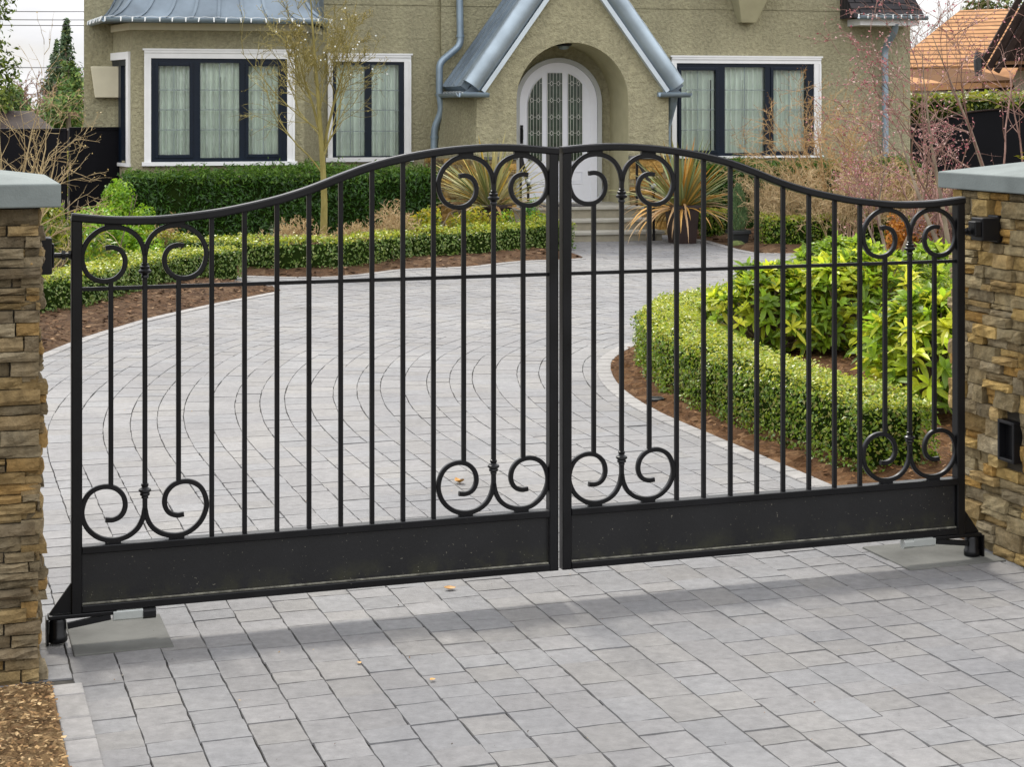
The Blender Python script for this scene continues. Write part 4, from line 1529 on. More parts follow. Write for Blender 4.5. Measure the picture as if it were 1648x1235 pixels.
# downpipes
def pipe(pts, r=0.042, name='downpipe'):
    mb = MB()
    pp = [Vector(pts[0])]
    for i in range(1, len(pts) - 1):
        a, b, c = Vector(pts[i - 1]), Vector(pts[i]), Vector(pts[i + 1])
        k = min(0.09, (a - b).length * 0.4, (c - b).length * 0.4)
        s, e = b + (a - b).normalized() * k, b + (c - b).normalized() * k
        for j in range(5):
            t = j / 4
            pp.append((s.lerp(b, t)).lerp(b.lerp(e, t), t))
    pp.append(Vector(pts[-1]))
    mb.tube(pp, r, 14)
    for i in (1, len(pts) - 2):
        b = Vector(pts[i])
        a = Vector(pts[i + 1 if i > 1 else i - 1])
        q = b + (a - b).normalized() * 0.13
        dd = (a - b).normalized() * 0.015
        mb.tube([q - dd, q + dd], r * 1.2, 14)
    return mb.build(name, M['zinc_dark'], house, smooth=40)
vq = VR - 0.10
def hp3(px, py, v):
    u, z = HP(px, py, v)
    return (u, v, z)
pipe([hp3(739, -40, vq), hp3(741, 72, vq), hp3(707, 101, vq - .1), hp3(707, 148, vq - .1), hp3(711, 178, vq - .1), hp3(699, 206, vq - .05), hp3(697, 335, vq - .05)], 0.05)
mb = MB()
mb.tube([hp3(1083, 152, VP + .1), hp3(1082, 168, VP + .12), hp3(1079, 190, VP + .3), hp3(1077, 205, VP + .3), hp3(1077, 330, VP + .3)], [0.075, 0.062, 0.036, 0.022, 0.022], 14)
mb.build('downpipe', M['zinc_dark'], house, smooth=40)
pipe([hp3(1441, 38, VR - .42), hp3(1440, 50, VR - .36), hp3(1424, 78, VR - .1), hp3(1425, 250, VR - .1), hp3(1425, 330, VR - .1)], 0.05)

# small shingled eave at the right corner
ea0, ea1 = hu(1374, VR - .5), hu(1486, VR - .5)
ezr = HP(1430, 22, VR - .5)[1]
mb = MB()
v0, v1 = VR - .52, VR + 0.9
me_v = [(ea0, v0, ezr), (ea1, v0, ezr), (ea1 - .05, v1, ezr + 1.3), (ea0, v1, ezr + 1.3)]
mb.add(me_v + [(p[0], p[1], p[2] - .06) for p in me_v], [(0, 1, 2, 3), (7, 6, 5, 4), (0, 4, 5, 1), (1, 5, 6, 2), (3, 2, 6, 7), (0, 3, 7, 4)])
mb.add([(ea0, v0 + .01, ezr - .06), (ea0, VR, ezr - .06), (ea0, VR, ezr + .5), ], [(0, 1, 2)])
er = mb.build('eave_roof', M['roof_dark'], house)
uvl = er.data.uv_layers.new(name='UVMap')
for lp in er.data.loops:
    co = er.data.vertices[lp.vertex_index].co
    uvl.data[lp.index].uv = (co.x, co.y * 1.3)
mb = MB()
mb.box(ea0 + .12, ea1 - .06, v0 + .05, VR, ezr - .17, ezr - .07)
mb.build('soffit', M['trim'], er)
mb = MB()
half_gutter(mb, [(ea0 + .05, v0 - .05, ezr - .03), (ea1 + .03, v0 - .05, ezr - .03)], 0.06)
g_ = mb.build('gutter', M['zinc_dark'], house, smooth=30)
bulbs(g_, [((ea0 + .02, v0 - .05, ezr - .03), (ea1, v0 - .05, ezr - .03))], 0.13, 7)

# ---- front steps, mat, handrails
steps = thing('front_steps', 'three broad pale stone steps up to the arched white door', 'steps', (HW(ac, VP - .5).x, HW(ac, VP - .5).y, 0), HA)
so = HW(ac, VP - .5)
def lu_(u, v): return (u - ac, v - (VP - .5))
zt2 = [zland, zland * 0.635, zland * 0.305]
vf = [VP - .32, VP - .66, VP - 1.0]
ux = [(hu(800, vf[0]), hu(1037, vf[0])), (hu(790, vf[1]), hu(1050, vf[1])), (hu(780, vf[2]), hu(1070, vf[2]))]
zb_s = [zt2[1], zt2[2], -0.03]
for i in range(3):
    a0, b0 = lu_(ux[i][0], vf[i]); a1, b1 = lu_(ux[i][1], VD if i == 0 else vf[i - 1])
    mb = MB()
    mb.box(a0 + .03, a1 - .03, b0 + .03, b1 + (0.0 if i == 0 else .028), zb_s[i], zt2[i] - .04)
    st = mb.build('step', M['step'], steps)
    mb = MB()
    mb.box(a0, a1, b0, b1 + (0.0 if i == 0 else .0285), zt2[i] - .04, zt2[i])
    mb.build('tread', M['tread'], st, bevel=0.006)
mb = MB()
mu0, mu1 = hu(858, VP), hu(945, VP)
o = HW((mu0 + mu1) / 2, VP - .05)
mb.box(-(mu1 - mu0) / 2, (mu1 - mu0) / 2, -0.22, 0.22, zland + 0.001, zland + 0.016)
mo = mb.build('door_mat', M['mat_rug'], None, bevel=0.005)
mo.location = (o.x, o.y, 0); mo.rotation_euler = (0, 0, HA)
tag(mo, 'dark door mat lying on the landing before the white door', 'door mat')
def handrail(label, px_top, px_bot, ytop):
    u0, u1 = hu(px_top, VP - .25), hu(px_bot, VP - 1.0)
    o = HW(u0, VP - .25)
    t = thing('handrail', label, 'handrail', (o.x, o.y, 0), HA, 'black handrails beside the steps')
    z1 = HP(px_top, ytop, VP - .25)[1]
    mb = MB(); mb.sweep([(0, 0, zland), (0, 0, z1)], sq(.03, .03), up=(0, 1, 0)); mb.build('post', M['black'], t)
    mb = MB(); mb.sweep([(u1 - u0, -.75, 0), (u1 - u0, -.75, z1 - zland + .06)], sq(.03, .03), up=(0, 1, 0)); mb.build('post', M['black'], t)
    mb = MB(); mb.sweep([(0, .30, z1), (0, 0, z1), (u1 - u0, -.75, z1 - zland + .06), (u1 - u0, -.85, z1 - zland + .02)], sq(.045, .022, .5), up=(0, 0, 1)); mb.build('rail', M['black'], t)
    mb = MB(); mb.sphere((u1 - u0, -.75, z1 - zland + .10), .04, 10); mb.build('knob', M['silver'], t, smooth=60)
    return t
handrail('black handrail right of the front steps, beside the orange phormium', 1025, 1052, 258)
handrail('black handrail left of the front steps, behind the tan phormium', 838, 850, 250)

# ------------------------------------------------------------------ foliage
def unit(a): return a / (np.linalg.norm(a, axis=1, keepdims=True) + 1e-9)
def leaf_quads(rng, pts, nrm, size, aspect=0.5, spread=0.7, fold=0.0, svar=0.35, droop=0.0):
    """one rhombic leaf per point; returns (n,4,3)"""
    n = len(pts)
    nn = unit(nrm + rng.normal(0, spread, (n, 3)))
    t = unit(np.cross(nn, rng.normal(0, 1, (n, 3))))
    if droop: t = unit(t + np.array([0, 0, -droop]))
    b = np.cross(nn, t)
    s = (size * (1 + rng.uniform(-svar, svar, n)))[:, None]
    p0 = pts - t * s * 0.5
    p2 = pts + t * s * 0.5
    p1 = pts + b * s * aspect * 0.5 + nn * s * fold - t * s * 0.05
    p3 = pts - b * s * aspect * 0.5 + nn * s * fold - t * s * 0.05
    return np.stack([p0, p1, p2, p3], 1)

def palette_cols(rng, n, pal, var=0.2):
    pal = np.array(pal)
    c = pal[rng.integers(0, len(pal), n)]
    k = rng.uniform(1 - var, 1 + var, (n, 1))
    return np.clip(c * k, 0, 1)

def smooth_noise(p, s, seed):
    r = np.random.default_rng(seed)
    out = np.zeros(len(p))
    for k in range(5):
        f = r.normal(0, 1, 3) * s * (1 + 0.6 * k)
        out += np.sin(p @ f + r.uniform(0, 6.28)) / (1 + 0.5 * k)
    return out / 2.2

def hedge(name, label, cat, path, width, height, leaf, dens, pal, seed, group=None, top_pal=None, mat='leaf', rough=0.03, round_=0.06, aspect=0.55, spread=0.75):
    """path: ground points of the hedge's centre line"""
    rng = np.random.default_rng(seed)
    pts = [Vector((p[0], p[1])) for p in path]
    cen = pts[len(pts) // 2]
    o = (cen.x, cen.y, 0)
    t = thing(name, label, cat, o, 0, group)
    # resample
    L = [0.0]
    for a, b in zip(pts, pts[1:]): L.append(L[-1] + (b - a).length)
    tot = L[-1]
    A = np.array([(p.x, p.y) for p in pts]); L = np.array(L)
    def at(s):
        x = np.interp(s, L, A[:, 0]); y = np.interp(s, L, A[:, 1])
        e = 0.06
        x2 = np.interp(np.clip(s + e, 0, tot), L, A[:, 0]) - np.interp(np.clip(s - e, 0, tot), L, A[:, 0])
        y2 = np.interp(np.clip(s + e, 0, tot), L, A[:, 1]) - np.interp(np.clip(s - e, 0, tot), L, A[:, 1])
        k = np.hypot(x2, y2) + 1e-9
        return x, y, x2 / k, y2 / k
    hw = width / 2
    per = width + 2 * height
    n = int(tot * per * dens)
    s = rng.uniform(0, tot, n)
    w = rng.uniform(0, per, n)
    x, y, tx, ty = at(s)
    nx, ny = ty, -tx                       # right side
    a = np.where(w < height, -hw, np.where(w < height + width, w - height - hw, hw))
    z = np.where(w < height, w, np.where(w < height + width, height, per - w))
    na = np.where(w < height, -1.0, np.where(w < height + width, 0.0, 1.0))
    nz = np.where((w >= height) & (w < height + width), 1.0, 0.12)
    # round the arrises
    ed = np.clip((np.abs(a) - (hw - round_)) / round_, 0, 1) * np.clip((z - (height - round_)) / round_, 0, 1)
    a = a * (1 - 0.22 * ed * round_ / hw * 2); z = z - round_ * 0.4 * ed
    P3 = np.column_stack([x + nx * a, y + ny * a, z])
    N3 = np.column_stack([nx * na, ny * na, nz])
    # ends
    ne = int(width * height * dens)
    for es, sg in ((0, -1), (tot, 1)):
        a2 = rng.uniform(-hw, hw, ne); z2 = rng.uniform(0, height, ne)
        x, y, tx, ty = at(np.full(ne, es))
        rd_ = round_ * 0.8 * (np.abs(a2) / hw) ** 3
        P3 = np.vstack([P3, np.column_stack([x + ty * a2 - tx * sg * rd_, y - tx * a2 - ty * sg * rd_, z2])])
        N3 = np.vstack([N3, np.column_stack([tx * sg, ty * sg, np.full(ne, 0.15)])])
    ln = smooth_noise(P3, 4.2, seed + 7)
    P3 = P3 + N3 * (rough * ln[:, None] + rng.normal(0, rough * 0.45, (len(P3), 1)) - 0.01)
    P3[:, 2] = np.maximum(P3[:, 2], 0.03)
    quads = leaf_quads(rng, P3, N3 + np.array([0, 0, 0.35]), leaf, aspect, spread, 0.06)
    cols = palette_cols(rng, len(P3), pal)
    if top_pal is not None:                 # clipped top lighter: light from above put into the leaf colours
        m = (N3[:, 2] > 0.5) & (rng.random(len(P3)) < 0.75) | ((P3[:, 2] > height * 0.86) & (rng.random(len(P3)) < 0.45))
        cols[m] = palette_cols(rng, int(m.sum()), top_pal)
    np_mesh('foliage', quads, 4, M[mat], cols, t, origin=o)
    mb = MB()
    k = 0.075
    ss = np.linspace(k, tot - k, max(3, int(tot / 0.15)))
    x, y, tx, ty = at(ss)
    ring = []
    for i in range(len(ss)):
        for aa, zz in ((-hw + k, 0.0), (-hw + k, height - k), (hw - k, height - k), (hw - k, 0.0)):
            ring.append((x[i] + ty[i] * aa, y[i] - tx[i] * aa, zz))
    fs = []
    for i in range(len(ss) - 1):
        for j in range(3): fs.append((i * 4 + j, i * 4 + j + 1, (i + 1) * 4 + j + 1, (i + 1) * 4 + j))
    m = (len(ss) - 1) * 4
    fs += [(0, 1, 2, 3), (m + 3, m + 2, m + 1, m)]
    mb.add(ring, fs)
    mb.build('dark_core', M['core'], t, origin=o)  # solid dark box filling the hedge behind its leaves
    return t

def P2s(lst, n=5):
    return [(p.x, p.y) for p in catmull([(x, y, 0) for x, y in lst], n)]

BOX = [(0.155, 0.2472, 0.018), (0.2, 0.2884, 0.0216), (0.105, 0.1854, 0.0144), (0.25, 0.3193, 0.027), (0.07, 0.1339, 0.0108), (0.22, 0.206, 0.045)]
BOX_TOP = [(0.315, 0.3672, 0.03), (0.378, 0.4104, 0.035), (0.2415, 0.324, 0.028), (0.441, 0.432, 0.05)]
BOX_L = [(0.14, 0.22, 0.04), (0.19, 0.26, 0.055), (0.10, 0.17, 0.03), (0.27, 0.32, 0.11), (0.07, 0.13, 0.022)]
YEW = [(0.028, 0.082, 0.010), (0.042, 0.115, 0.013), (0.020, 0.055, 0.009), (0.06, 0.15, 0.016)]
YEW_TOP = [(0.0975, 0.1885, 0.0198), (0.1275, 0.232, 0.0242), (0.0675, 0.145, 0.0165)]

# island hedge, nearest to the gate
ih = [dv(3.67, q) for q in (-2.05, -1.6, -1.2, -0.8, -0.35)]
ih += [CC + (-d * math.cos(t) + nb * math.sin(t)) * 3.67 + nb * -0.35 * max(0.0, 1 - t / 0.5) for t in np.linspace(0.08, R(105), 18)]
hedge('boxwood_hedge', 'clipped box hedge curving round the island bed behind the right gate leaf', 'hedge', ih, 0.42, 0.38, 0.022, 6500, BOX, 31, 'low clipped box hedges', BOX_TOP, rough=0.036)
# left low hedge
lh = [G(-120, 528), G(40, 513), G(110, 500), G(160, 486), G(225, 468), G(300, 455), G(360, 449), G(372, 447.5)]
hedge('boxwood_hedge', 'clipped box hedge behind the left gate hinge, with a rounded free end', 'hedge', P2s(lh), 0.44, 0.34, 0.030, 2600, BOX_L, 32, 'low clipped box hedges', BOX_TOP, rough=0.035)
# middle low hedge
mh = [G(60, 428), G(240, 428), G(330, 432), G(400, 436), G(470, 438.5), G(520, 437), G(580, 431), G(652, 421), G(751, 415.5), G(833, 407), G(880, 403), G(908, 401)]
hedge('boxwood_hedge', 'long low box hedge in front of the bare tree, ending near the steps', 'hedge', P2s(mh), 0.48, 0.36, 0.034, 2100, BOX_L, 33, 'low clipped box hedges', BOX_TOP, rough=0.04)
# right far low hedge
rh = [G(1226, 398), G(1330, 397), G(1430, 396), G(1540, 395), G(1720, 394)]
hedge('boxwood_hedge', 'low box hedge across the drive behind the rhododendrons', 'hedge', P2s(rh), 0.55, 0.40, 0.036, 1900, BOX, 34, 'low clipped box hedges', BOX_TOP, rough=0.035)
rh2 = [G(1128, 383), G(1150, 383), G(1172, 384)]
hedge('boxwood_hedge', 'short stub of box hedge between the orange phormium and the small potted conifer', 'hedge', rh2, 0.5, 0.38, 0.036, 1900, BOX, 35, 'low clipped box hedges', BOX_TOP, rough=0.035)
# tall yew hedges against the house
yh = [HW(hu(202, -2.2), -2.2), HW(hu(450, -2.2), -2.2), HW(hu(700, -2.2), -2.2)]
zt = P(400, 277, HW(hu(400, -2.2), -2.2).y).z
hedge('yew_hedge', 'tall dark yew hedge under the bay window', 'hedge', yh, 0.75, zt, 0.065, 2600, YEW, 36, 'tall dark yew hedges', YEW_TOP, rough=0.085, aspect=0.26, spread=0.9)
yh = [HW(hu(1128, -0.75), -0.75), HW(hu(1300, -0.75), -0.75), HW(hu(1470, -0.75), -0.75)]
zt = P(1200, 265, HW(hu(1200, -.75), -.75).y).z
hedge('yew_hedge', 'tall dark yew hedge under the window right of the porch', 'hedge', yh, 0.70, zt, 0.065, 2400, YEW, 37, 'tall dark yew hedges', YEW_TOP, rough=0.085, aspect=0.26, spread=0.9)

# whorled leaves of the rhododendrons
def leaf_strip(base, dirv, up, ln, wd, droop, col, V, C):
    """a folded elongate leaf of 3 segments -> 6 quads"""
    side = dirv.cross(up)
    if side.length < 1e-4: side = Vector((1, 0, 0))
    side.normalize()
    ws = (0.14, 0.85, 0.98, 0.06)
    prev = None
    for i in range(4):
        t = i / 3
        p = base + dirv * ln * t + Vector((0, 0, -droop * ln * t * t))
        u2 = side.cross(dirv).normalized()
        w = wd * ws[i] * 0.5
        l_, r_, c_ = p - side * w + u2 * w * 0.35, p + side * w + u2 * w * 0.35, p
        if prev is not None:
            V += [prev[0], prev[2], c_, l_, prev[2], prev[1], r_, c_]
            C += [col, col]
        prev = (l_, r_, c_)

def rhododendron(label, cx, cy, rx, ry, h, nwh, seed, pal, ln=0.118):
    rng = random.Random(seed)
    t = thing('rhododendron', label, 'shrub', (cx, cy, 0), 0, 'rhododendrons in the island bed')
    V, C = [], []
    stems = MB()
    for k in range(nwh):
        # points over a domed surface, and some inside
        a = rng.uniform(0, 2 * math.pi)
        zf_ = rng.random() ** 0.75
        el = zf_ * math.pi / 2
        depth = 1.0 - (rng.random() ** 2) * 0.38
        lump = 1 + 0.13 * math.sin(a * 3 + seed) + 0.10 * math.sin(a * 5 + el * 4 + seed * 2)
        r_ = math.cos(el) ** 0.75 * depth * lump
        p = Vector((rx * r_ * math.cos(a), ry * r_ * math.sin(a), h * (0.16 + 0.84 * math.sin(el)) * (0.72 + 0.28 * depth) * (1 + 0.07 * math.sin(a * 4 + seed))))
        ax = Vector((math.cos(a) * math.cos(el) * 0.9, math.sin(a) * math.cos(el) * 0.9, 0.55 + math.sin(el))).normalized()
        ax = (ax + Vector((rng.gauss(0, .22), rng.gauss(0, .22), rng.gauss(0, .12)))).normalized()
        e1 = ax.orthogonal().normalized(); e2 = ax.cross(e1)
        m = rng.randint(6, 9)
        wl_ = rng.uniform(0.7, 1.3)
        c = rng.choice(pal); kk = rng.uniform(0.75, 1.25)
        off = rng.uniform(0, 6.28)
        for i in range(m):
            w = off + i * 2.399
            tilt = rng.uniform(-0.25, 0.9) if i > 2 else rng.uniform(0.6, 1.5)
            dv2 = ((e1 * math.cos(w) + e2 * math.sin(w)) + ax * tilt).normalized()
            k2 = kk * rng.uniform(0.8, 1.2)
            young = 1.25 if i <= 2 else 1.0
            leaf_strip(p, dv2, ax, ln * wl_ * rng.uniform(0.6, 1.25) * (0.8 if i <= 2 else 1), ln * rng.uniform(0.24, 0.33), rng.uniform(0.0, 0.45), tuple(min(1, x * k2 * young) for x in c), V, C)
        if k % 3 == 0:
            stems.tube([(rng.uniform(-.06, .06), rng.uniform(-.06, .06), 0.0), p * 0.55 + Vector((0, 0, .02)), p], [0.010, 0.007, 0.004], 5)
    np_mesh('foliage', np.array([tuple(v) for v in V]), 4, M['leaf_soft'], np.array(C), t)
    stems.build('stems', M['bark_grey'], t)
    return t
RH = [(0.3478, 0.4312, 0.026), (0.425, 0.4682, 0.032), (0.2447, 0.3573, 0.023), (0.1803, 0.2834, 0.02), (0.1288, 0.2094, 0.018), (0.4894, 0.4928, 0.04)]
RH_D = [(0.2688, 0.3795, 0.026), (0.1882, 0.291, 0.022), (0.1344, 0.2151, 0.02), (0.3494, 0.4175, 0.03)]
rhododendron('yellow-green rhododendron nearest the drive, above the bend of the box hedge', 1.83, 12.35, 0.48, 0.50, 0.60, 330, 41, RH)
rhododendron('large yellow-green rhododendron in the middle of the island bed', 2.42, 12.3, 0.60, 0.55, 0.68, 450, 42, RH)
rhododendron('rhododendron with orange young shoots at the far side of the island bed', 2.85, 15.0, 0.62, 0.5, 0.58, 280, 43, RH_D)
rhododendron('darker rhododendron against the right gate stile, behind the front one', 3.55, 14.4, 0.60, 0.55, 0.58, 280, 44, RH_D)
rhododendron('foremost bright rhododendron, just behind the right end of the box hedge', 2.40, 9.85, 0.47, 0.48, 0.66, 380, 45, RH, 0.130)
rhododendron('rhododendron half hidden by the right gate stile and pillar', 2.95, 10.6, 0.48, 0.45, 0.62, 260, 46, RH, 0.125)
rhododendron('rhododendron between the middle one and the dark one in the island bed', 2.95, 13.4, 0.45, 0.45, 0.60, 240, 47, RH_D)

def leafy_shrub(name, label, cat, cx, cy, rx, h, n, leaf, pal, seed, group=None, aspect=0.5, mat='leaf_soft', stems=6, spiky=0.0, zmin=0.05, clump=0):
    rng = np.random.default_rng(seed)
    rr = random.Random(seed)
    t = thing(name, label, cat, (cx, cy, 0), 0, group)
    if clump:
        cc = []
        for _ in range(clump):
            a, el, q = rr.uniform(0, 6.28), rr.uniform(0, 1.45), rr.uniform(0.35, 0.95)
            cc.append((rx * q * math.cos(a) * math.cos(el), rx * q * math.sin(a) * math.cos(el), h * (0.18 + 0.74 * q * math.sin(el))))
        cc = np.array(cc)
        idx = rng.integers(0, clump, n)
        v = unit(rng.normal(0, 1, (n, 3)))
        rad = rng.random((n, 1)) ** 0.4 * (0.30 * rx) * (1 + 0.4 * np.sin(idx * 3.1))[:, None]
        sc = np.array([1, 1, h / (2 * rx) + 0.5])
        p = cc[idx] + v * rad * sc
        nr = v
    else:
        v = unit(rng.normal(0, 1, (n, 3))); v[:, 2] = np.abs(v[:, 2])
        k = 1 + 0.16 * smooth_noise(v, 4, seed) + (spiky * rng.random(n) ** 3)
        rad = (rng.random(n) ** 0.35 * k)[:, None]
        p = v * rad * np.array([rx, rx, h])
        nr = v
    p[:, 2] = np.maximum(p[:, 2], zmin)
    q = leaf_quads(rng, p, nr + np.array([0, 0, 0.5]), leaf, aspect, 0.8, 0.08)
    np_mesh('foliage', q, 4, M[mat], palette_cols(rng, n, pal, 0.25), t)
    mb = MB()
    for _ in range(stems):
        a = rr.uniform(0, 6.28); q_ = rr.uniform(0.2, 0.75)
        mb.tube([(0.02 * math.cos(a), 0.02 * math.sin(a), 0), (rx * q_ * .5 * math.cos(a), rx * q_ * .5 * math.sin(a), h * .4), (rx * q_ * math.cos(a), rx * q_ * math.sin(a), h * .85)], [0.012, 0.009, 0.004], 5)
    mb.build('stems', M['bark_grey'], t)
    return t

BRIGHT = [(0.1869, 0.3438, 0.02), (0.2444, 0.4186, 0.025), (0.1294, 0.2691, 0.02), (0.3162, 0.4634, 0.03)]
YEL = [(0.375, 0.3375, 0.02), (0.275, 0.3, 0.02), (0.175, 0.2375, 0.02), (0.475, 0.375, 0.03)]
leafy_shrub('green_shrub', 'fresh green loose shrub standing before the black fence and yew hedge', 'shrub', -4.45, 19.7, 0.46, 0.92, 4200, 0.055, BRIGHT, 51, None, 0.45, clump=14)
leafy_shrub('green_shrub', 'low bright green shrub filling the left scroll of the gate', 'shrub', -4.28, 18.6, 0.60, 0.66, 3800, 0.055, BRIGHT, 52, None, 0.5, clump=16)
leafy_shrub('mahonia_shrub', 'yellow-green feathery shrub peeping past the left pillar', 'shrub', -4.30, 16.4, 0.45, 1.05, 2000, 0.075, [(0.22, 0.26, 0.02), (0.15, 0.22, 0.02), (0.30, 0.30, 0.03), (0.08, 0.14, 0.02)], 53, None, 0.32, clump=12)
leafy_shrub('golden_shrub', 'golden yellow low shrub behind the middle box hedge, left of the pot', 'shrub', -1.05, 20.5, 0.46, 0.62, 2600, 0.05, YEL, 54, 'golden shrubs', 0.5, clump=10)
leafy_shrub('golden_shrub', 'golden yellow low shrub directly below the tan phormium pot', 'shrub', -0.42, 21.1, 0.50, 0.58, 2600, 0.05, YEL, 55, 'golden shrubs', 0.5, clump=10)
leafy_shrub('golden_shrub', 'yellow-green low shrub nearest the small bright topiary', 'shrub', 0.10, 21.6, 0.42, 0.47, 2000, 0.05, BRIGHT + YEL, 56, 'golden shrubs', 0.5, clump=10)
leafy_shrub('grey_green_shrub', 'small grey-green shrub at the foot of the bare tree', 'shrub', -2.68, 20.0, 0.22, 0.46, 900, 0.05, [(0.13, 0.17, 0.09), (0.18, 0.21, 0.12), (0.09, 0.13, 0.06)], 57, None, 0.25, 'needle')
leafy_shrub('orange_shrub', 'low shrub with orange leaves seen through the right top scroll', 'shrub', 4.75, 20.6, 0.36, 0.80, 1300, 0.06, [(0.42, 0.16, 0.02), (0.50, 0.22, 0.03), (0.30, 0.11, 0.02)], 58, None, 0.5, clump=9)
leafy_shrub('golden_conifer', 'golden conifer tip rising behind the right pillar cap', 'shrub', 3.62, 12.1, 0.26, 1.58, 2600, 0.05, [(0.36, 0.32, 0.02), (0.28, 0.28, 0.02), (0.44, 0.38, 0.04)], 59, None, 0.25, 'needle')
leafy_shrub('topiary', 'small bright green upright topiary on the left of the steps', 'shrub', 0.258, 22.0, 0.14, 0.64, 3200, 0.03, [(0.09, 0.28, 0.03), (0.13, 0.34, 0.04), (0.06, 0.20, 0.02)], 60, None, 0.3, 'needle')

# ------------------------------------------------------------------ potted plants
def tapered_pot(t, w0, w1, h, mat):
    mb = MB()
    a, b = w0 / 2, w1 / 2
    lip = 0.02
    vs = []
    for (r, z) in ((a, 0), (b, h - .05), (b + lip, h - .05), (b + lip, h), (b - lip, h), (b - lip, h - .06)):
        vs += [(-r, -r, z), (r, -r, z), (r, r, z), (-r, r, z)]
    fs = [(3, 2, 1, 0)]
    for i in range(5):
        for j in range(4): fs.append((i * 4 + j, i * 4 + (j + 1) % 4, (i + 1) * 4 + (j + 1) % 4, (i + 1) * 4 + j))
    fs.append((20, 21, 22, 23))
    mb.add(vs, fs)
    return mb.build('pot', mat, t, bevel=0.006)

def strap_plant(label, cx, cy, pw, ph, rad, n, seed, pal, dead):
    rng = random.Random(seed)
    t = thing('potted_phormium', label, 'potted plant', (cx, cy, 0), HA, 'phormiums in brown pots by the steps')
    tapered_pot(t, pw * 0.8, pw, ph, M['pot'])
    V, C = [], []
    for k in range(n):
        az = rng.uniform(0, 2 * math.pi)
        dd = k < dead
        el = (rng.uniform(0.15, 1.0) if rng.random() < 0.6 else rng.uniform(0.6, 1.45)) if not dd else rng.uniform(-0.1, 0.6)
        ln = rad * rng.uniform(0.7, 1.15)
        w = rng.uniform(0.013, 0.026)
        dr = rng.uniform(0.15, 0.75) * (1.2 - el / 1.6) if not dd else rng.uniform(0.9, 1.5)
        hd = Vector((math.cos(az), math.sin(az), 0))
        base = hd * rng.uniform(0.0, 0.07) + Vector((0, 0, ph - 0.05))
        side = Vector((-math.sin(az), math.cos(az), 0))
        c = rng.choice(pal) if not dd else rng.choice([(0.42, 0.30, 0.16), (0.36, 0.22, 0.10), (0.45, 0.25, 0.06)])
        kk = rng.uniform(0.8, 1.2)
        c = tuple(x * kk for x in c)
        edge = tuple(min(1, x * 1.5 + .03) for x in c)
        prev = None
        m = 9
        pos, ang = base.copy(), el
        for i in range(m + 1):
            f_ = i / m
            ww = w * (0.55 + 1.2 * f_ if f_ < 0.4 else 1.03 * (1 - ((f_ - 0.4) / 0.6) ** 2) + 0.02)
            dirv = hd * math.cos(ang) + Vector((0, 0, math.sin(ang)))
            up = side.cross(dirv)
            l_, r_ = pos + side * ww + up * ww * 0.5, pos - side * ww + up * ww * 0.5
            if prev is not None:
                V += [prev[0], prev[2], pos.copy(), l_, prev[2], prev[1], r_, pos.copy()]
                C += [edge if k % 2 else c, c]
            prev = (l_, r_, pos.copy())
            pos = pos + dirv * (ln / m)
            ang -= dr / m * (0.5 + 1.6 * f_)
    np_mesh('leaves', np.array([tuple(v) for v in V]), 4, M['strap'], np.array(C), t)
    return t
PH_L = [(0.3206, 0.2769, 0.1144), (0.264, 0.2571, 0.0968), (0.3772, 0.3165, 0.1144), (0.4338, 0.2967, 0.0528), (0.1886, 0.2176, 0.0704), (0.3772, 0.3462, 0.176)]
PH_R = [(0.328, 0.2112, 0.0425), (0.3772, 0.176, 0.0255), (0.246, 0.2464, 0.0765), (0.1804, 0.22, 0.068), (0.246, 0.2376, 0.0935), (0.1558, 0.1936, 0.0765)]
strap_plant('tan and yellow phormium spilling from a dark pot left of the door', -0.26, 22.5, 0.40, 0.52, 0.92, 165, 61, PH_L, 34)
strap_plant('orange-tinged phormium in a dark brown pot right of the steps', 2.22, 22.7, 0.36, 0.50, 0.92, 175, 62, PH_R, 48)
# dwarf conifer in a small pot
t = thing('potted_conifer', 'slim upright conifer in a small grey pot at the right bed corner', 'potted plant', (2.90, 22.3, 0), HA)
tapered_pot(t, 0.18, 0.22, 0.20, M['pot_grey'])
rng_ = np.random.default_rng(63)
n = 2600
f_ = rng_.random(n) ** 0.8
a = rng_.uniform(0, 6.28, n)
rr_ = 0.10 * (1 - f_) ** 0.45 * rng_.random(n) ** 0.4 * (0.6 + 0.8 * np.minimum(1, f_ * 4))
p = np.column_stack([rr_ * np.cos(a), rr_ * np.sin(a), 0.18 + 0.56 * f_ * rng_.uniform(0.85, 1.08, n)])
up = np.column_stack([np.cos(a) * .3, np.sin(a) * .3, np.ones(n)])
tt = unit(up + rng_.normal(0, 0.2, (n, 3)))
bb = unit(np.cross(tt, rng_.normal(0, 1, (n, 3))))
q = np.stack([p, p + bb * .004 + tt * .02, p + tt * .05, p - bb * .004 + tt * .02], 1)
np_mesh('foliage', q, 4, M['needle'], palette_cols(rng_, n, [(0.12, 0.20, 0.08), (0.17, 0.25, 0.10), (0.08, 0.14, 0.06)]), t)
mb = MB(); mb.sphere((0, 0, 0), 0.11, 12, sz=0.55)
mo = mb.build('mossy_stone', M['moss'], None, smooth=60)
g = G(1186, 397); mo.location = (g[0], g[1], 0.02)
tag(mo, 'small round mossy stone in front of the slim potted conifer', 'stone')

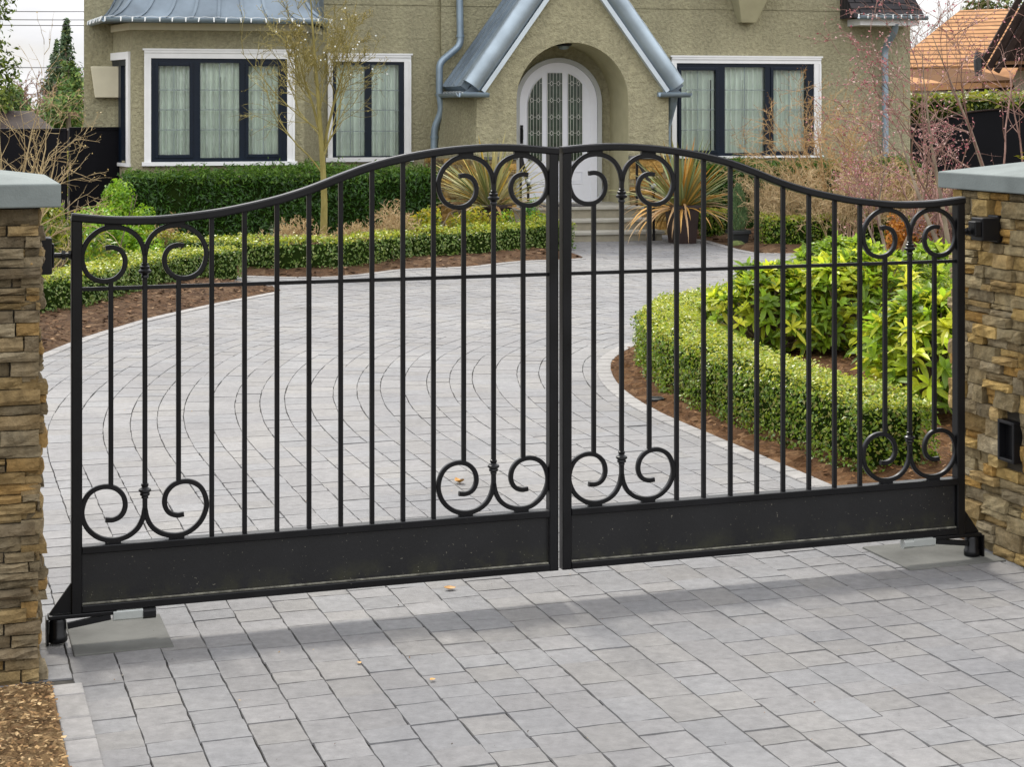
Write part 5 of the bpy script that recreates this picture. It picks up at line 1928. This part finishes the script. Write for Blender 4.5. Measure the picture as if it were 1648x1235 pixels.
# ------------------------------------------------------------------ bare trees and twiggy shrubs
def grow(rng, p, dr, ln, r, lvl, spec, out, tips):
    sp = spec[lvl]
    ns = sp.get('ns', 5)
    pts, rad = [p.copy()], [r]
    dcur = dr.normalized()
    step = ln / ns
    nodes = []
    for i in range(ns):
        w = sp.get('wander', 0.15)
        dcur = (dcur + Vector((rng.gauss(0, w), rng.gauss(0, w), rng.gauss(0, w) + sp.get('up', 0.0)))).normalized()
        p = p + dcur * step
        rr = r * (1 - (i + 1) / ns * sp.get('taper', 0.7))
        pts.append(p.copy()); rad.append(rr)
        nodes.append((p.copy(), dcur.copy(), rr))
    out.append((pts, rad, lvl))
    if lvl + 1 < len(spec):
        nc = sp['n']
        for k in range(nc):
            f_ = sp.get('from', 0.3) + (1 - sp.get('from', 0.3)) * (k + rng.random()) / nc
            i = min(ns - 1, int(f_ * ns))
            q, dq, rq = nodes[i]
            if i > 0: q = nodes[i - 1][0].lerp(q, f_ * ns - i if f_ * ns - i <= 1 else 1.0)
            ax = dq.orthogonal().normalized()
            ax.rotate(Matrix.Rotation(rng.uniform(0, 2 * math.pi), 3, dq))
            ang = rng.uniform(*sp.get('ang', (0.5, 0.9)))
            nd = dq * math.cos(ang) + ax * math.sin(ang)
            grow(rng, q, nd, ln * sp.get('ratio', 0.6) * rng.uniform(0.7, 1.2) * (sp.get('d0', 1.15) - sp.get('d1', 0.45) * f_), max(rq * sp.get('rr', 0.6), sp.get('rmin', 0.0015)), lvl + 1, spec, out, tips)
    tips.append((pts[-1], dcur))
    if lvl >= len(spec) - 2: tips.extend([(a_, dcur) for a_ in pts[1:-1]])

def bare_tree(name, label, cat, base, stems, spec, mat, seed, group=None, buds=None, bud_size=0.02, bud_frac=0.5, twig_mat=None, lights=0):
    rng = random.Random(seed)
    t = thing(name, label, cat, (base[0], base[1], 0), 0, group)
    trunk, twigs = MB(), MB()
    tips = []
    for (off, dr, ln, r) in stems:
        out = []
        grow(rng, Vector(off), Vector(dr), ln, r, 0, spec, out, tips)
        for pts, rad, lvl in out:
            tgt = trunk if lvl == 0 else twigs
            tgt.tube(pts, rad, 8 if lvl == 0 else (5 if lvl == 1 else 3))
    trunk.build('trunk', M[mat], t, smooth=60)
    twigs.build('branches', M[twig_mat or mat], t)
    if buds:
        nr = np.random.default_rng(seed)
        tp = np.array([tuple(a) for a, b in tips]); td = np.array([tuple(b) for a, b in tips])
        k = nr.random(len(tp)) < bud_frac
        tp, td = tp[k], td[k]
        tp = tp + nr.normal(0, 0.008, tp.shape)
        q = np.vstack([leaf_quads(nr, tp, nr.normal(0, 1, tp.shape), bud_size, 0.6, 0.5), leaf_quads(nr, tp, nr.normal(0, 1, tp.shape), bud_size, 0.6, 0.5)])
        tag(np_mesh('buds', q, 4, M['pink'], palette_cols(nr, len(q), buds), t), kind='stuff')
    if lights:
        mb = MB()
        mb.sphere((0, 0, 0), 0.0095, 6)
        first = mb.build('string_light', M['bulb'], t)
        for k in range(lights):
            a, b = rng.choice(tips)
            o = first if k == 0 else first.copy()
            if k: COL.objects.link(o); o.parent = t
            o.location = a + Vector((rng.gauss(0, .02), rng.gauss(0, .02), rng.gauss(0, .02)))
    return t

TREE = [dict(ns=14, n=20, ratio=0.34, d0=1.55, d1=1.15, wander=0.03, up=0.02, **{'from': 0.32}, ang=(0.50, 0.95), rr=0.36, taper=0.9),
        dict(ns=9, n=6, ratio=0.46, wander=0.11, up=0.08, **{'from': 0.2}, ang=(0.35, 0.8), rr=0.55, rmin=0.005),
        dict(ns=5, n=4, ratio=0.55, wander=0.14, up=0.05, ang=(0.4, 0.9), rr=0.65, rmin=0.0035),
        dict(ns=3, n=1, ratio=0.5, wander=0.2, ang=(0.4, 0.9), rr=0.7, rmin=0.0025),
        dict(ns=2, n=0, wander=0.2, rmin=0.002)]
tb = G(519, 424)
bare_tree('bare_tree', 'slender bare olive-barked tree with tiny string lights in front of the bay', 'tree', tb, [((0, 0, 0), (0.0, 0, 1), 3.15, 0.046), ((0.01, 0, 1.30), (0.20, 0.05, 1), 1.45, 0.020), ((-0.01, 0, 1.42), (-0.24, -0.05, 1), 1.2, 0.018)], TREE, 'bark_yellow', 72, None, [(0.45, 0.36, 0.14), (0.36, 0.30, 0.09)], 0.016, 0.25, None, 46)
MULTI = [dict(ns=7, n=8, ratio=0.42, taper=0.95, wander=0.10, up=0.04, **{'from': 0.25}, ang=(0.4, 0.9), rr=0.6),
         dict(ns=5, n=4, ratio=0.55, wander=0.16, up=0.03, ang=(0.4, 1.0), rr=0.6, rmin=0.003),
         dict(ns=4, n=2, ratio=0.55, wander=0.2, up=0.02, ang=(0.4, 0.9), rr=0.6, rmin=0.002),
         dict(ns=3, n=0, wander=0.2)]
bare_tree('bare_shrub', 'bare many-stemmed tan shrub behind the left pillar cap', 'shrub', (-4.02, 13.4), [((0.05 * k, 0.03 * k, 0), ((k - 2) * 0.09, 0.05 * (k % 2), 1), 1.6 + 0.12 * (k % 3), 0.024 + 0.004 * (k % 2)) for k in range(5)], MULTI, 'bark_tan', 73, None, [(0.45, 0.34, 0.15)], 0.014, 0.15)
bare_tree('bare_shrub', 'bare tan shrub with low sideways twigs against the black fence', 'shrub', (-4.35, 15.0), [((0, 0, 0), (0.18, 0.0, 1), 1.15, 0.020), ((0.05, 0, 0), (0.55, 0.1, 1), 0.95, 0.014)], MULTI, 'bark_tan', 74)
CH = [dict(ns=8, n=11, taper=0.92, ratio=0.55, wander=0.07, up=0.02, **{'from': 0.22}, ang=(0.45, 1.0), rr=0.55),
      dict(ns=6, n=5, ratio=0.55, wander=0.16, up=0.04, ang=(0.4, 0.95), rr=0.6, rmin=0.004),
      dict(ns=5, n=3, ratio=0.5, wander=0.18, up=0.02, ang=(0.4, 1.0), rr=0.6, rmin=0.003),
      dict(ns=3, n=0, wander=0.2)]
CH2 = [dict(CH[0], n=9), dict(CH[1], n=5), CH[2], CH[3]]
PINK = [(0.46, 0.17, 0.18), (0.38, 0.11, 0.14), (0.56, 0.30, 0.29), (0.28, 0.07, 0.09), (0.60, 0.44, 0.40)]
bare_tree('cherry_tree', 'budding pink cherry with an upright grey trunk rising behind the right pillar cap', 'tree', (3.95, 15.6), [((0, 0, 0), (-0.03, 0, 1), 2.3, 0.030), ((0.06, 0, 0.2), (-0.50, 0.1, 1), 1.8, 0.028)], CH, 'bark_grey', 75, 'cherry trees in pink bud', PINK, 0.024, 0.6, 'bark_red')
bare_tree('cherry_tree', 'budding pink cherry leaning in from the photo\'s right edge', 'tree', (4.75, 16.2), [((0, 0, 0), (-0.18, 0, 1), 2.6, 0.034), ((0.05, 0, 0.3), (0.12, 0.1, 1), 2.2, 0.03)], CH, 'bark_grey', 76, 'cherry trees in pink bud', PINK, 0.024, 0.55, 'bark_red')
bare_tree('cherry_tree', 'low spreading pink-budded cherry in front of the right downpipe', 'tree', (4.05, 18.6), [((0, 0, 0), (-0.35, 0, 1), 1.3, 0.024), ((0.05, 0, 0), (0.25, 0, 1), 1.35, 0.024), ((0, .05, 0), (-0.75, 0, 1), 1.1, 0.018)], CH2, 'bark_grey', 77, 'cherry trees in pink bud', PINK, 0.024, 0.5, 'bark_red')
TW = [dict(ns=5, n=6, taper=0.9, ratio=0.55, wander=0.14, up=0.03, **{'from': 0.25}, ang=(0.3, 0.8), rr=0.6),
      dict(ns=4, n=4, ratio=0.55, wander=0.2, up=0.02, ang=(0.4, 0.9), rr=0.65, rmin=0.004),
      dict(ns=3, n=3, ratio=0.5, wander=0.25, ang=(0.4, 0.9), rr=0.7, rmin=0.003),
      dict(ns=2, n=0, wander=0.25, rmin=0.0025)]
def twiggy(name, label, cat, x, y, rad, h, n, mat, seed, group=None, buds=None, frac=0.3, r=0.012):
    rg = random.Random(seed)
    st = []
    for k in range(n):
        a = rg.uniform(0, 6.28); q = rg.random()
        st.append(((rad * .25 * math.cos(a) * q, rad * .25 * math.sin(a) * q, 0), (math.cos(a) * q * rad / h * 1.1, math.sin(a) * q * rad / h * 1.1, 1), h * rg.uniform(0.55, 0.85), r * rg.uniform(.6, 1.1)))
    return bare_tree(name, label, cat, (x, y), st, TW, mat, seed, group, buds, 0.016, frac)
TANB = [(0.42, 0.30, 0.14), (0.36, 0.22, 0.09), (0.30, 0.18, 0.08)]
G1 = 'dry twiggy shrubs right of the porch'
twiggy('dormant_maple', 'orange-brown dormant maple in front of the right window\'s edge', 'shrub', 4.25, 22.6, 0.75, 2.15, 14, 'bark_orange', 81, None, [(0.45, 0.24, 0.06), (0.40, 0.18, 0.05), (0.34, 0.17, 0.07)], 0.6, 0.018)
twiggy('dry_shrub', 'straw-coloured dry shrub just left of the brown maple', 'shrub', 3.45, 22.4, 0.50, 1.10, 30, 'bark_straw', 82, G1, TANB, 0.3)
twiggy('dry_shrub', 'straw-coloured dry shrub under the brown maple', 'shrub', 4.15, 21.9, 0.60, 1.05, 36, 'bark_straw', 83, G1, TANB, 0.3)
twiggy('dry_shrub', 'straw-coloured dry shrub at the foot of the right downpipe', 'shrub', 4.95, 22.2, 0.65, 1.15, 38, 'bark_straw', 84, G1, TANB, 0.3)
twiggy('dry_shrub', 'reddish dry shrub nearest the right pillar cap', 'shrub', 5.15, 20.4, 0.55, 0.95, 26, 'bark_red', 85, G1, PINK, 0.3)
G2 = 'dry grass tufts under the bare tree'
for k, (px, py, rad, h, lab) in enumerate([(470, 428, .34, .50, 'dry straw tuft left of the bare tree trunk'), (560, 428, .30, .46, 'dry straw tuft just right of the bare tree trunk'), (590, 424, .30, .40, 'low dry straw tuft between trunk and golden shrub'), (632, 418, .34, .62, 'tall dry straw tuft beside the golden shrub'), (272, 430, .10, .52, 'thin orange dry tuft before the yew hedge, seen inside the left scroll')]):
    g = G(px, py)
    twiggy('dry_tuft', lab, 'shrub', g[0], g[1], rad, h, 30 if k != 4 else 9, 'bark_straw' if k != 4 else 'bark_orange', 90 + k, G2, TANB, 0.25, 0.006)

# ------------------------------------------------------------------ fences and the neighbours
def fence_panel(label, px0, px1, ytop, Y0, Y1, group='black fence panels beside the house'):
    a = P(px0, ytop, Y0); b = P(px1, ytop, Y1)
    e = Vector((b.x - a.x, b.y - a.y)); ln = e.length
    t = thing('fence_panel', label, 'fence', (a.x, a.y, 0), math.atan2(e.y, e.x), group)
    h = a.z
    mb = MB()
    mb.box(0.03, ln - .03, -.015, .015, 0.04, h - .02); mb.build('board', M['fence'], t)
    mb = MB()
    mb.box(0, ln, -.03, .03, h - .02, h + .02); mb.build('top_rail', M['fence'], t, bevel=.004)
    for x in (0.0, ln - .05):
        mb = MB(); mb.box(x, x + .05, -.035, .035, -.05, h + .001 - .02); mb.build('post', M['fence'], t)
fence_panel('black solid fence panel standing against the bay window\'s side', 111, 208, 207, 23.2, 23.6)
fence_panel('black solid fence panel half hidden by the bare tan shrub', -40, 107.5, 209, 23.0, 23.1)

# right: black fence with a curved top, hedge and neighbour house behind
Yf = 28.0
xs = np.linspace(1440, 1800, 30)
tops = np.interp(xs, [1440, 1475, 1520, 1560, 1600, 1800], [206, 202, 192, 181, 177, 176])
a = P(1440, 200, Yf)
t = thing('curved_fence', 'dark fence with a curved pale-edged top behind the cherry trees', 'fence', (a.x, a.y, 0), 0)
pts = [P(x, y, Yf) - Vector((a.x, a.y, 0)) for x, y in zip(xs, tops)]
mb = MB()
vs = [(p.x, 0, -0.05) for p in pts] + [(p.x, 0, p.z) for p in pts] + [(p.x, .04, -0.05) for p in pts] + [(p.x, .04, p.z) for p in pts]
n = len(pts)
fs = [(i, i + 1, n + i + 1, n + i) for i in range(n - 1)] + [(2 * n + i + 1, 2 * n + i, 3 * n + i, 3 * n + i + 1) for i in range(n - 1)] + [(n + i, n + i + 1, 3 * n + i + 1, 3 * n + i) for i in range(n - 1)]
mb.add(vs, fs); mb.build('board', M['fence'], t)
mb = MB(); mb.sweep([p + Vector((0, -.01, .012)) for p in pts], sq(.07, .024), up=(0, 0, 1)); mb.build('top_rail', M['brown'], t)
hy = [P(1440, 160, 31.0), P(1600, 160, 31.0), P(1800, 160, 31.0)]
hedge('tall_hedge', 'yellow-green tall hedge between the curved fence and the neighbour house', 'hedge', hy, 0.9, 1.95, 0.10, 520, [(0.12, 0.15, 0.02), (0.07, 0.10, 0.015), (0.05, 0.08, 0.012)], 38, None, [(0.28, 0.28, 0.03), (0.20, 0.24, 0.03)], rough=0.09, aspect=0.5)

def uv_from(o, fu):
    uvl = o.data.uv_layers.new(name='UVMap')
    for lp in o.data.loops: uvl.data[lp.index].uv = fu(o.data.vertices[lp.vertex_index].co)
Yn = 40.0
nh = thing('neighbour_house', 'neighbour house with an orange shingle roof and dark timber gable', 'house', (P(1560, 172, Yn).x, Yn, 0))
nx0 = P(1560, 172, Yn).x
def NP(px, py, Y=Yn):
    p = P(px, py, Y)
    return (p.x - nx0, Y - Yn, p.z)
mb = MB()
e0, e1 = NP(1430, 108), NP(1800, 100)
r0, r1 = NP(1545, 16, Yn + 4), NP(1830, 6, Yn + 4)
mb.add([e0, e1, r1, r0], [(0, 1, 2, 3)])
mb.add([(p[0], p[1], p[2] - .12) for p in (e0, e1, r1, r0)] , [(3, 2, 1, 0)])
mb.add([e0, e1, (e1[0], e1[1], e1[2] - .14), (e0[0], e0[1], e0[2] - .14)], [(3, 2, 1, 0)])
ro = mb.build('roof', M['roof_orange'], nh)
uv_from(ro, lambda c: (c.x, math.hypot(c.y, c.z)))
mb = MB()
e0, e1 = NP(1455, 136, Yn - 1.2), NP(1630, 128, Yn - 1.2)
r0, r1 = NP(1455, 112, Yn - .1), NP(1640, 106, Yn - .1)
mb.add([e0, e1, r1, r0], [(0, 1, 2, 3)])
mb.add([e0, e1, (e1[0], e1[1], e1[2] - .16), (e0[0], e0[1], e0[2] - .16)], [(3, 2, 1, 0)])
ro = mb.build('porch_roof', M['roof_orange'], nh)
uv_from(ro, lambda c: (c.x, math.hypot(c.y, c.z)))
mb = MB()
mb.box(NP(1440, 100)[0], NP(1800, 100)[0], 0.3, 7.5, -.05, NP(1500, 110)[2])
mb.build('wall', M['render'], nh)
mb = MB()
a_, b_ = NP(1466, 143, Yn - 1.0), NP(1630, 143, Yn - 1.0)
mb.box(a_[0], b_[0], -1.05, -.9, -.05, NP(1500, 146, Yn - 1)[2]); mb.build('wall', M['render'], nh)
mb = MB()
mb.box(a_[0], b_[0], -1.12, -.95, NP(1500, 146, Yn - 1)[2], NP(1500, 137, Yn - 1)[2]); mb.build('eave_beam', M['brown'], nh)
# gable on the right
mb = MB()
g0, g1 = NP(1578, 108, Yn - 2), NP(1662, -40, Yn - 2)
for k in range(3):
    off = 0.16 * k
    mb.sweep([(g0[0] + off, g0[1] - .05 * k, g0[2] - .05 * k), (g1[0] + off, g1[1] - .05 * k, g1[2] - .05 * k)], sq(0.13, 0.10), up=(0, 1, 0))
mb.build('bargeboard', M['brown'], nh)
mb = MB()
g2 = NP(1760, 108, Yn - 2)
mb.add([(g0[0] + .3, g0[1] + .4, g0[2]), (g2[0], g2[1] + .4, g2[2]), (g1[0] + .3, g1[1] + .4, g1[2])], [(0, 1, 2)])
mb.build('gable', M['brown'], nh)
mb = MB()
mb.add([NP(1595, 104, Yn - 1.9), NP(1800, 100, Yn - 1.9), NP(1800, 76, Yn - .5), NP(1625, 76, Yn - .5)], [(0, 1, 2, 3)])
ro = mb.build('gable_roof', M['roof_orange'], nh)
uv_from(ro, lambda c: (c.x, math.hypot(c.y, c.z)))
mb = MB()
q0 = NP(1577, 84, Yn - 2.2); q1 = NP(1573, 98, Yn - 2.2); q2 = NP(1575, 122, Yn - 2.2)
mb.tube([q0, q1, q2], [0.10, 0.09, 0.08], 10); mb.build('downpipe', M['pot_grey'], nh, smooth=40)

# left: dark roof of a neighbour and trees against the sky
nl = thing('garden_shed', 'dark-roofed low outbuilding beyond the fence, behind bare twigs', 'shed', (P(20, 172, 34).x, 34, 0))
def SP(px, py, Y=34): 
    p = P(px, py, Y)
    return (p.x - nl.location.x, Y - 34, p.z)
mb = MB()
mb.add([SP(-120, 212), SP(88, 208), SP(52, 178, 36), SP(-120, 178, 36)], [(0, 1, 2, 3)])
mb.add([SP(88, 208), SP(88, 208, 38), SP(52, 178, 36)], [(0, 1, 2)])
mb.build('roof', M['brown'], nl)
mb = MB(); mb.box(SP(-120, 210)[0], SP(80, 210)[0], .1, 3.8, -.05, SP(0, 211)[2]); mb.build('wall', M['brown'], nl)

def conifer(name, label, x, y, h, r, n, leaf, pal, seed, group=None, cone=1.0, zmin=0.2):
    rng = np.random.default_rng(seed)
    rr = random.Random(seed)
    t = thing(name, label, 'tree', (x, y, 0), 0, group)
    # whorled boughs
    nb_ = 70
    bz = np.sort(rng.random(nb_)) ** 0.9
    ba = rng.uniform(0, 6.28, nb_)
    bl = r * (1 - bz) ** cone * rng.uniform(0.65, 1.15, nb_) + 0.04 * r
    idx = rng.choice(nb_, n, p=(bl + .05 * r) / (bl + .05 * r).sum())
    u = rng.random(n) ** 0.6
    th = ba[idx] + rng.normal(0, 0.22, n)
    rad = bl[idx] * u
    z = zmin + (h - zmin) * bz[idx] - 0.25 * rad + rng.normal(0, 0.03 * h, n) * (0.4 + u)
    p = np.column_stack([rad * np.cos(th), rad * np.sin(th), np.clip(z, 0.05, h * 1.02)])
    nr = np.column_stack([np.cos(th), np.sin(th), np.full(n, 0.7)])
    q = leaf_quads(rng, p, nr, leaf, 0.4, 0.6, 0.05)
    np_mesh('crown', q, 4, M['needle'], palette_cols(rng, n, pal, 0.3), t)
    mb = MB(); mb.tube([(0, 0, 0), (0, 0, h * .5), (0, 0, h * .97)], [r * .09, r * .05, r * .01], 8)
    mb.build('trunk', M['bark_grey'], t)
    return t
CON = [(0.06, 0.102, 0.0495), (0.084, 0.138, 0.0605), (0.042, 0.072, 0.033), (0.12, 0.156, 0.055)]
CONB = [(0.091, 0.169, 0.036), (0.13, 0.221, 0.048), (0.065, 0.117, 0.03), (0.208, 0.26, 0.06)]
conifer('fir_tree', 'pointed dark fir against the sky left of the chimney', P(106, 0, 62).x, 62, 4.8, 1.3, 5200, 0.20, CON, 101, 'far firs')
conifer('fir_tree', 'slightly shorter fir just left of the pointed one', P(91, 0, 63).x, 63, 4.1, 1.2, 4200, 0.20, CON, 102, 'far firs')
conifer('pine_tree', 'bushy green pine beyond the black fence, close to the chimney', P(110, 0, 40).x, 40, 2.75, 1.2, 6500, 0.13, CONB, 103, None, 0.55)
conifer('cypress_tree', 'tall yellow-green cypress at the photo\'s top left corner', P(-18, 0, 36).x, 36, 6.0, 0.75, 6500, 0.13, [(0.12, 0.17, 0.025), (0.18, 0.22, 0.03), (0.07, 0.11, 0.02)], 104, None, 0.35)
conifer('pine_tree', 'green bushy pine below the cypress at the left edge', P(15, 0, 38).x, 38, 2.35, 1.0, 4000, 0.13, CONB, 105, None, 0.5)
leafy_shrub('golden_hedge_bush', 'yellow-green bush top showing over the two black panels', 'shrub', P(112, 0, 30).x, 30, 0.55, 1.45, 1500, 0.08, YEL, 106, None, 0.5, clump=9)
def far_tree(label, px, Y, h, seed, mat, buds=None, spread=0.5, n=3):
    rg = random.Random(seed)
    x = P(px, 0, Y).x
    st = [((0.1 * k, 0, 0), ((k - (n - 1) / 2) * 0.3, 0, 1), h * 0.62, 0.05) for k in range(n)]
    sp = [dict(ns=6, n=9, ratio=0.55, wander=0.08, up=0.02, **{'from': 0.3}, ang=(0.35, spread + .3), rr=0.6),
          dict(ns=5, n=6, ratio=0.6, wander=0.14, up=0.03, ang=(0.35, 0.9), rr=0.6, rmin=0.012),
          dict(ns=4, n=4, ratio=0.55, wander=0.2, ang=(0.4, 0.9), rr=0.7, rmin=0.008),
          dict(ns=2, n=0, wander=0.2, rmin=0.006)]
    return bare_tree('far_bare_tree', label, 'tree', (x, Y), st, sp, mat, seed, 'bare trees in the distance', buds, 0.06, 0.3)
far_tree('reddish-brown bare bush between the two groups of firs', 55, 46, 3.2, 111, 'bark_red', [(0.30, 0.20, 0.13)], 0.6, 4)
far_tree('pale bare bush touching the chimney\'s left edge', 128, 48, 3.1, 112, 'bark_tan', [(0.32, 0.25, 0.14)], 0.5, 3)
far_tree('grey bare tree over the neighbour\'s orange roof', 1505, 58, 6.4, 113, 'bark_grey', None, 0.5, 3)
conifer('leafy_tree', 'olive green tree top behind the neighbour\'s ridge', P(1590, 0, 60).x, 60, 6.3, 2.2, 6000, 0.22, [(0.10, 0.13, 0.03), (0.14, 0.16, 0.04), (0.06, 0.08, 0.02)], 114, None, 0.35)
for k, (y, lab) in enumerate([(15.8, 'topmost of the four overhead cables left of the chimney'), (29, 'second cable from the top left of the chimney'), (38, 'third cable from the top left of the chimney'), (106, 'lowest single cable, crossing the firs left of the chimney')]):
    a, b = P(-300, y - 1.5, 52 - k * 0.4), P(420, y + 1, 52 - k * 0.4)
    mb = MB()
    pts = [a.lerp(b, i / 14) - Vector((0, 0, 0.05 * math.sin(math.pi * i / 14))) for i in range(15)]
    mb.tube(pts, 0.012, 5)
    tag(mb.build('power_line', M['cable'], None, origin=tuple(a)), lab, 'cable', 'overhead cables')

# ------------------------------------------------------------------ fallen leaves and a drain outlet
def fallen(label, px, py, s, rz, curl, z=0.004):
    g = G(px, py)
    mb = MB()
    n = 8
    for i in range(n):
        pass
    vs, fs = [], []
    for i in range(n + 1):
        f_ = i / n
        w = s * 0.36 * math.sin(math.pi * min(1, f_ * 0.96 + .03)) ** 0.8
        x = s * (f_ - 0.5)
        zz = curl * (2 * f_ - 1) ** 2 * s
        vs += [(x, -w, zz + abs(w) * 0.5), (x, 0, zz), (x, w, zz + abs(w) * 0.45)]
    for i in range(n):
        fs += [(i * 3, i * 3 + 3, i * 3 + 4, i * 3 + 1), (i * 3 + 1, i * 3 + 4, i * 3 + 5, i * 3 + 2)]
    mb.add(vs, fs)
    o = mb.build('fallen_leaf', M['orange_leaf'], None, smooth=60)
    o.location = (g[0], g[1], z); o.rotation_euler = (0.1, 0.05, rz)
    tag(o, label, 'leaf', 'fallen leaves on the drive')
fallen('curled yellow fallen leaf on the pavers behind the left leaf\'s inner scroll', 739, 779, 0.062, 2.2, 0.35)
fallen('orange fallen leaf on the pavers just in front of the gate', 724, 950.5, 0.045, 0.2, 0.15)
fallen('small brown fallen leaf in a joint of the front pavers', 696, 1097, 0.022, 0.9, 0.1)
fallen('tiny rusty fallen leaf on the front pavers below the left leaf', 578, 1070, 0.02, 2.0, 0.1)
g = G(1055, 650)
mb = MB()
mb.lathe([(0.05, 0.0), (0.055, 0.008), (0.055, 0.014), (0.045, 0.016)], 18, (0, 0, 0))
for k in range(5): mb.box(-0.04, 0.04, -0.036 + k * .016, -0.030 + k * .016, 0.016, 0.019)
o = mb.build('drain_cap', M['pot_grey'], None, smooth=40)
o.location = (g[0], g[1], 0.02)
tag(o, 'small dark round drain cap in the mulch beside the box hedge bend', 'drain')
# grit, bud scales and leaf crumbs lying on the pavers and in their joints
rg = np.random.default_rng(9)
n = 420
vq_ = np.column_stack([rg.uniform(3.9, 7.6, n), rg.uniform(-7.6, 2.0, n)])
vq_[: n // 2, 0] = 3.67 + 0.1475 * np.round((vq_[: n // 2, 0] - 3.67) / 0.1475)       # half of it caught in the joints
c = np.array([tuple(dv(a, b)) for a, b in vq_])
q = leaf_quads(rg, np.column_stack([c, np.full(n, 0.006)]), np.tile((0, 0, 1.0), (n, 1)), 0.007, 0.6, 0.35, 0.1, 0.6)
tag(np_mesh('leaf_litter', q, 4, M['strap'], palette_cols(rg, n, [(0.10, 0.055, 0.03), (0.18, 0.10, 0.05), (0.05, 0.035, 0.025), (0.30, 0.20, 0.08), (0.14, 0.12, 0.10)])), 'scattered leaf crumbs and grit on the pavers', 'litter', kind='stuff')
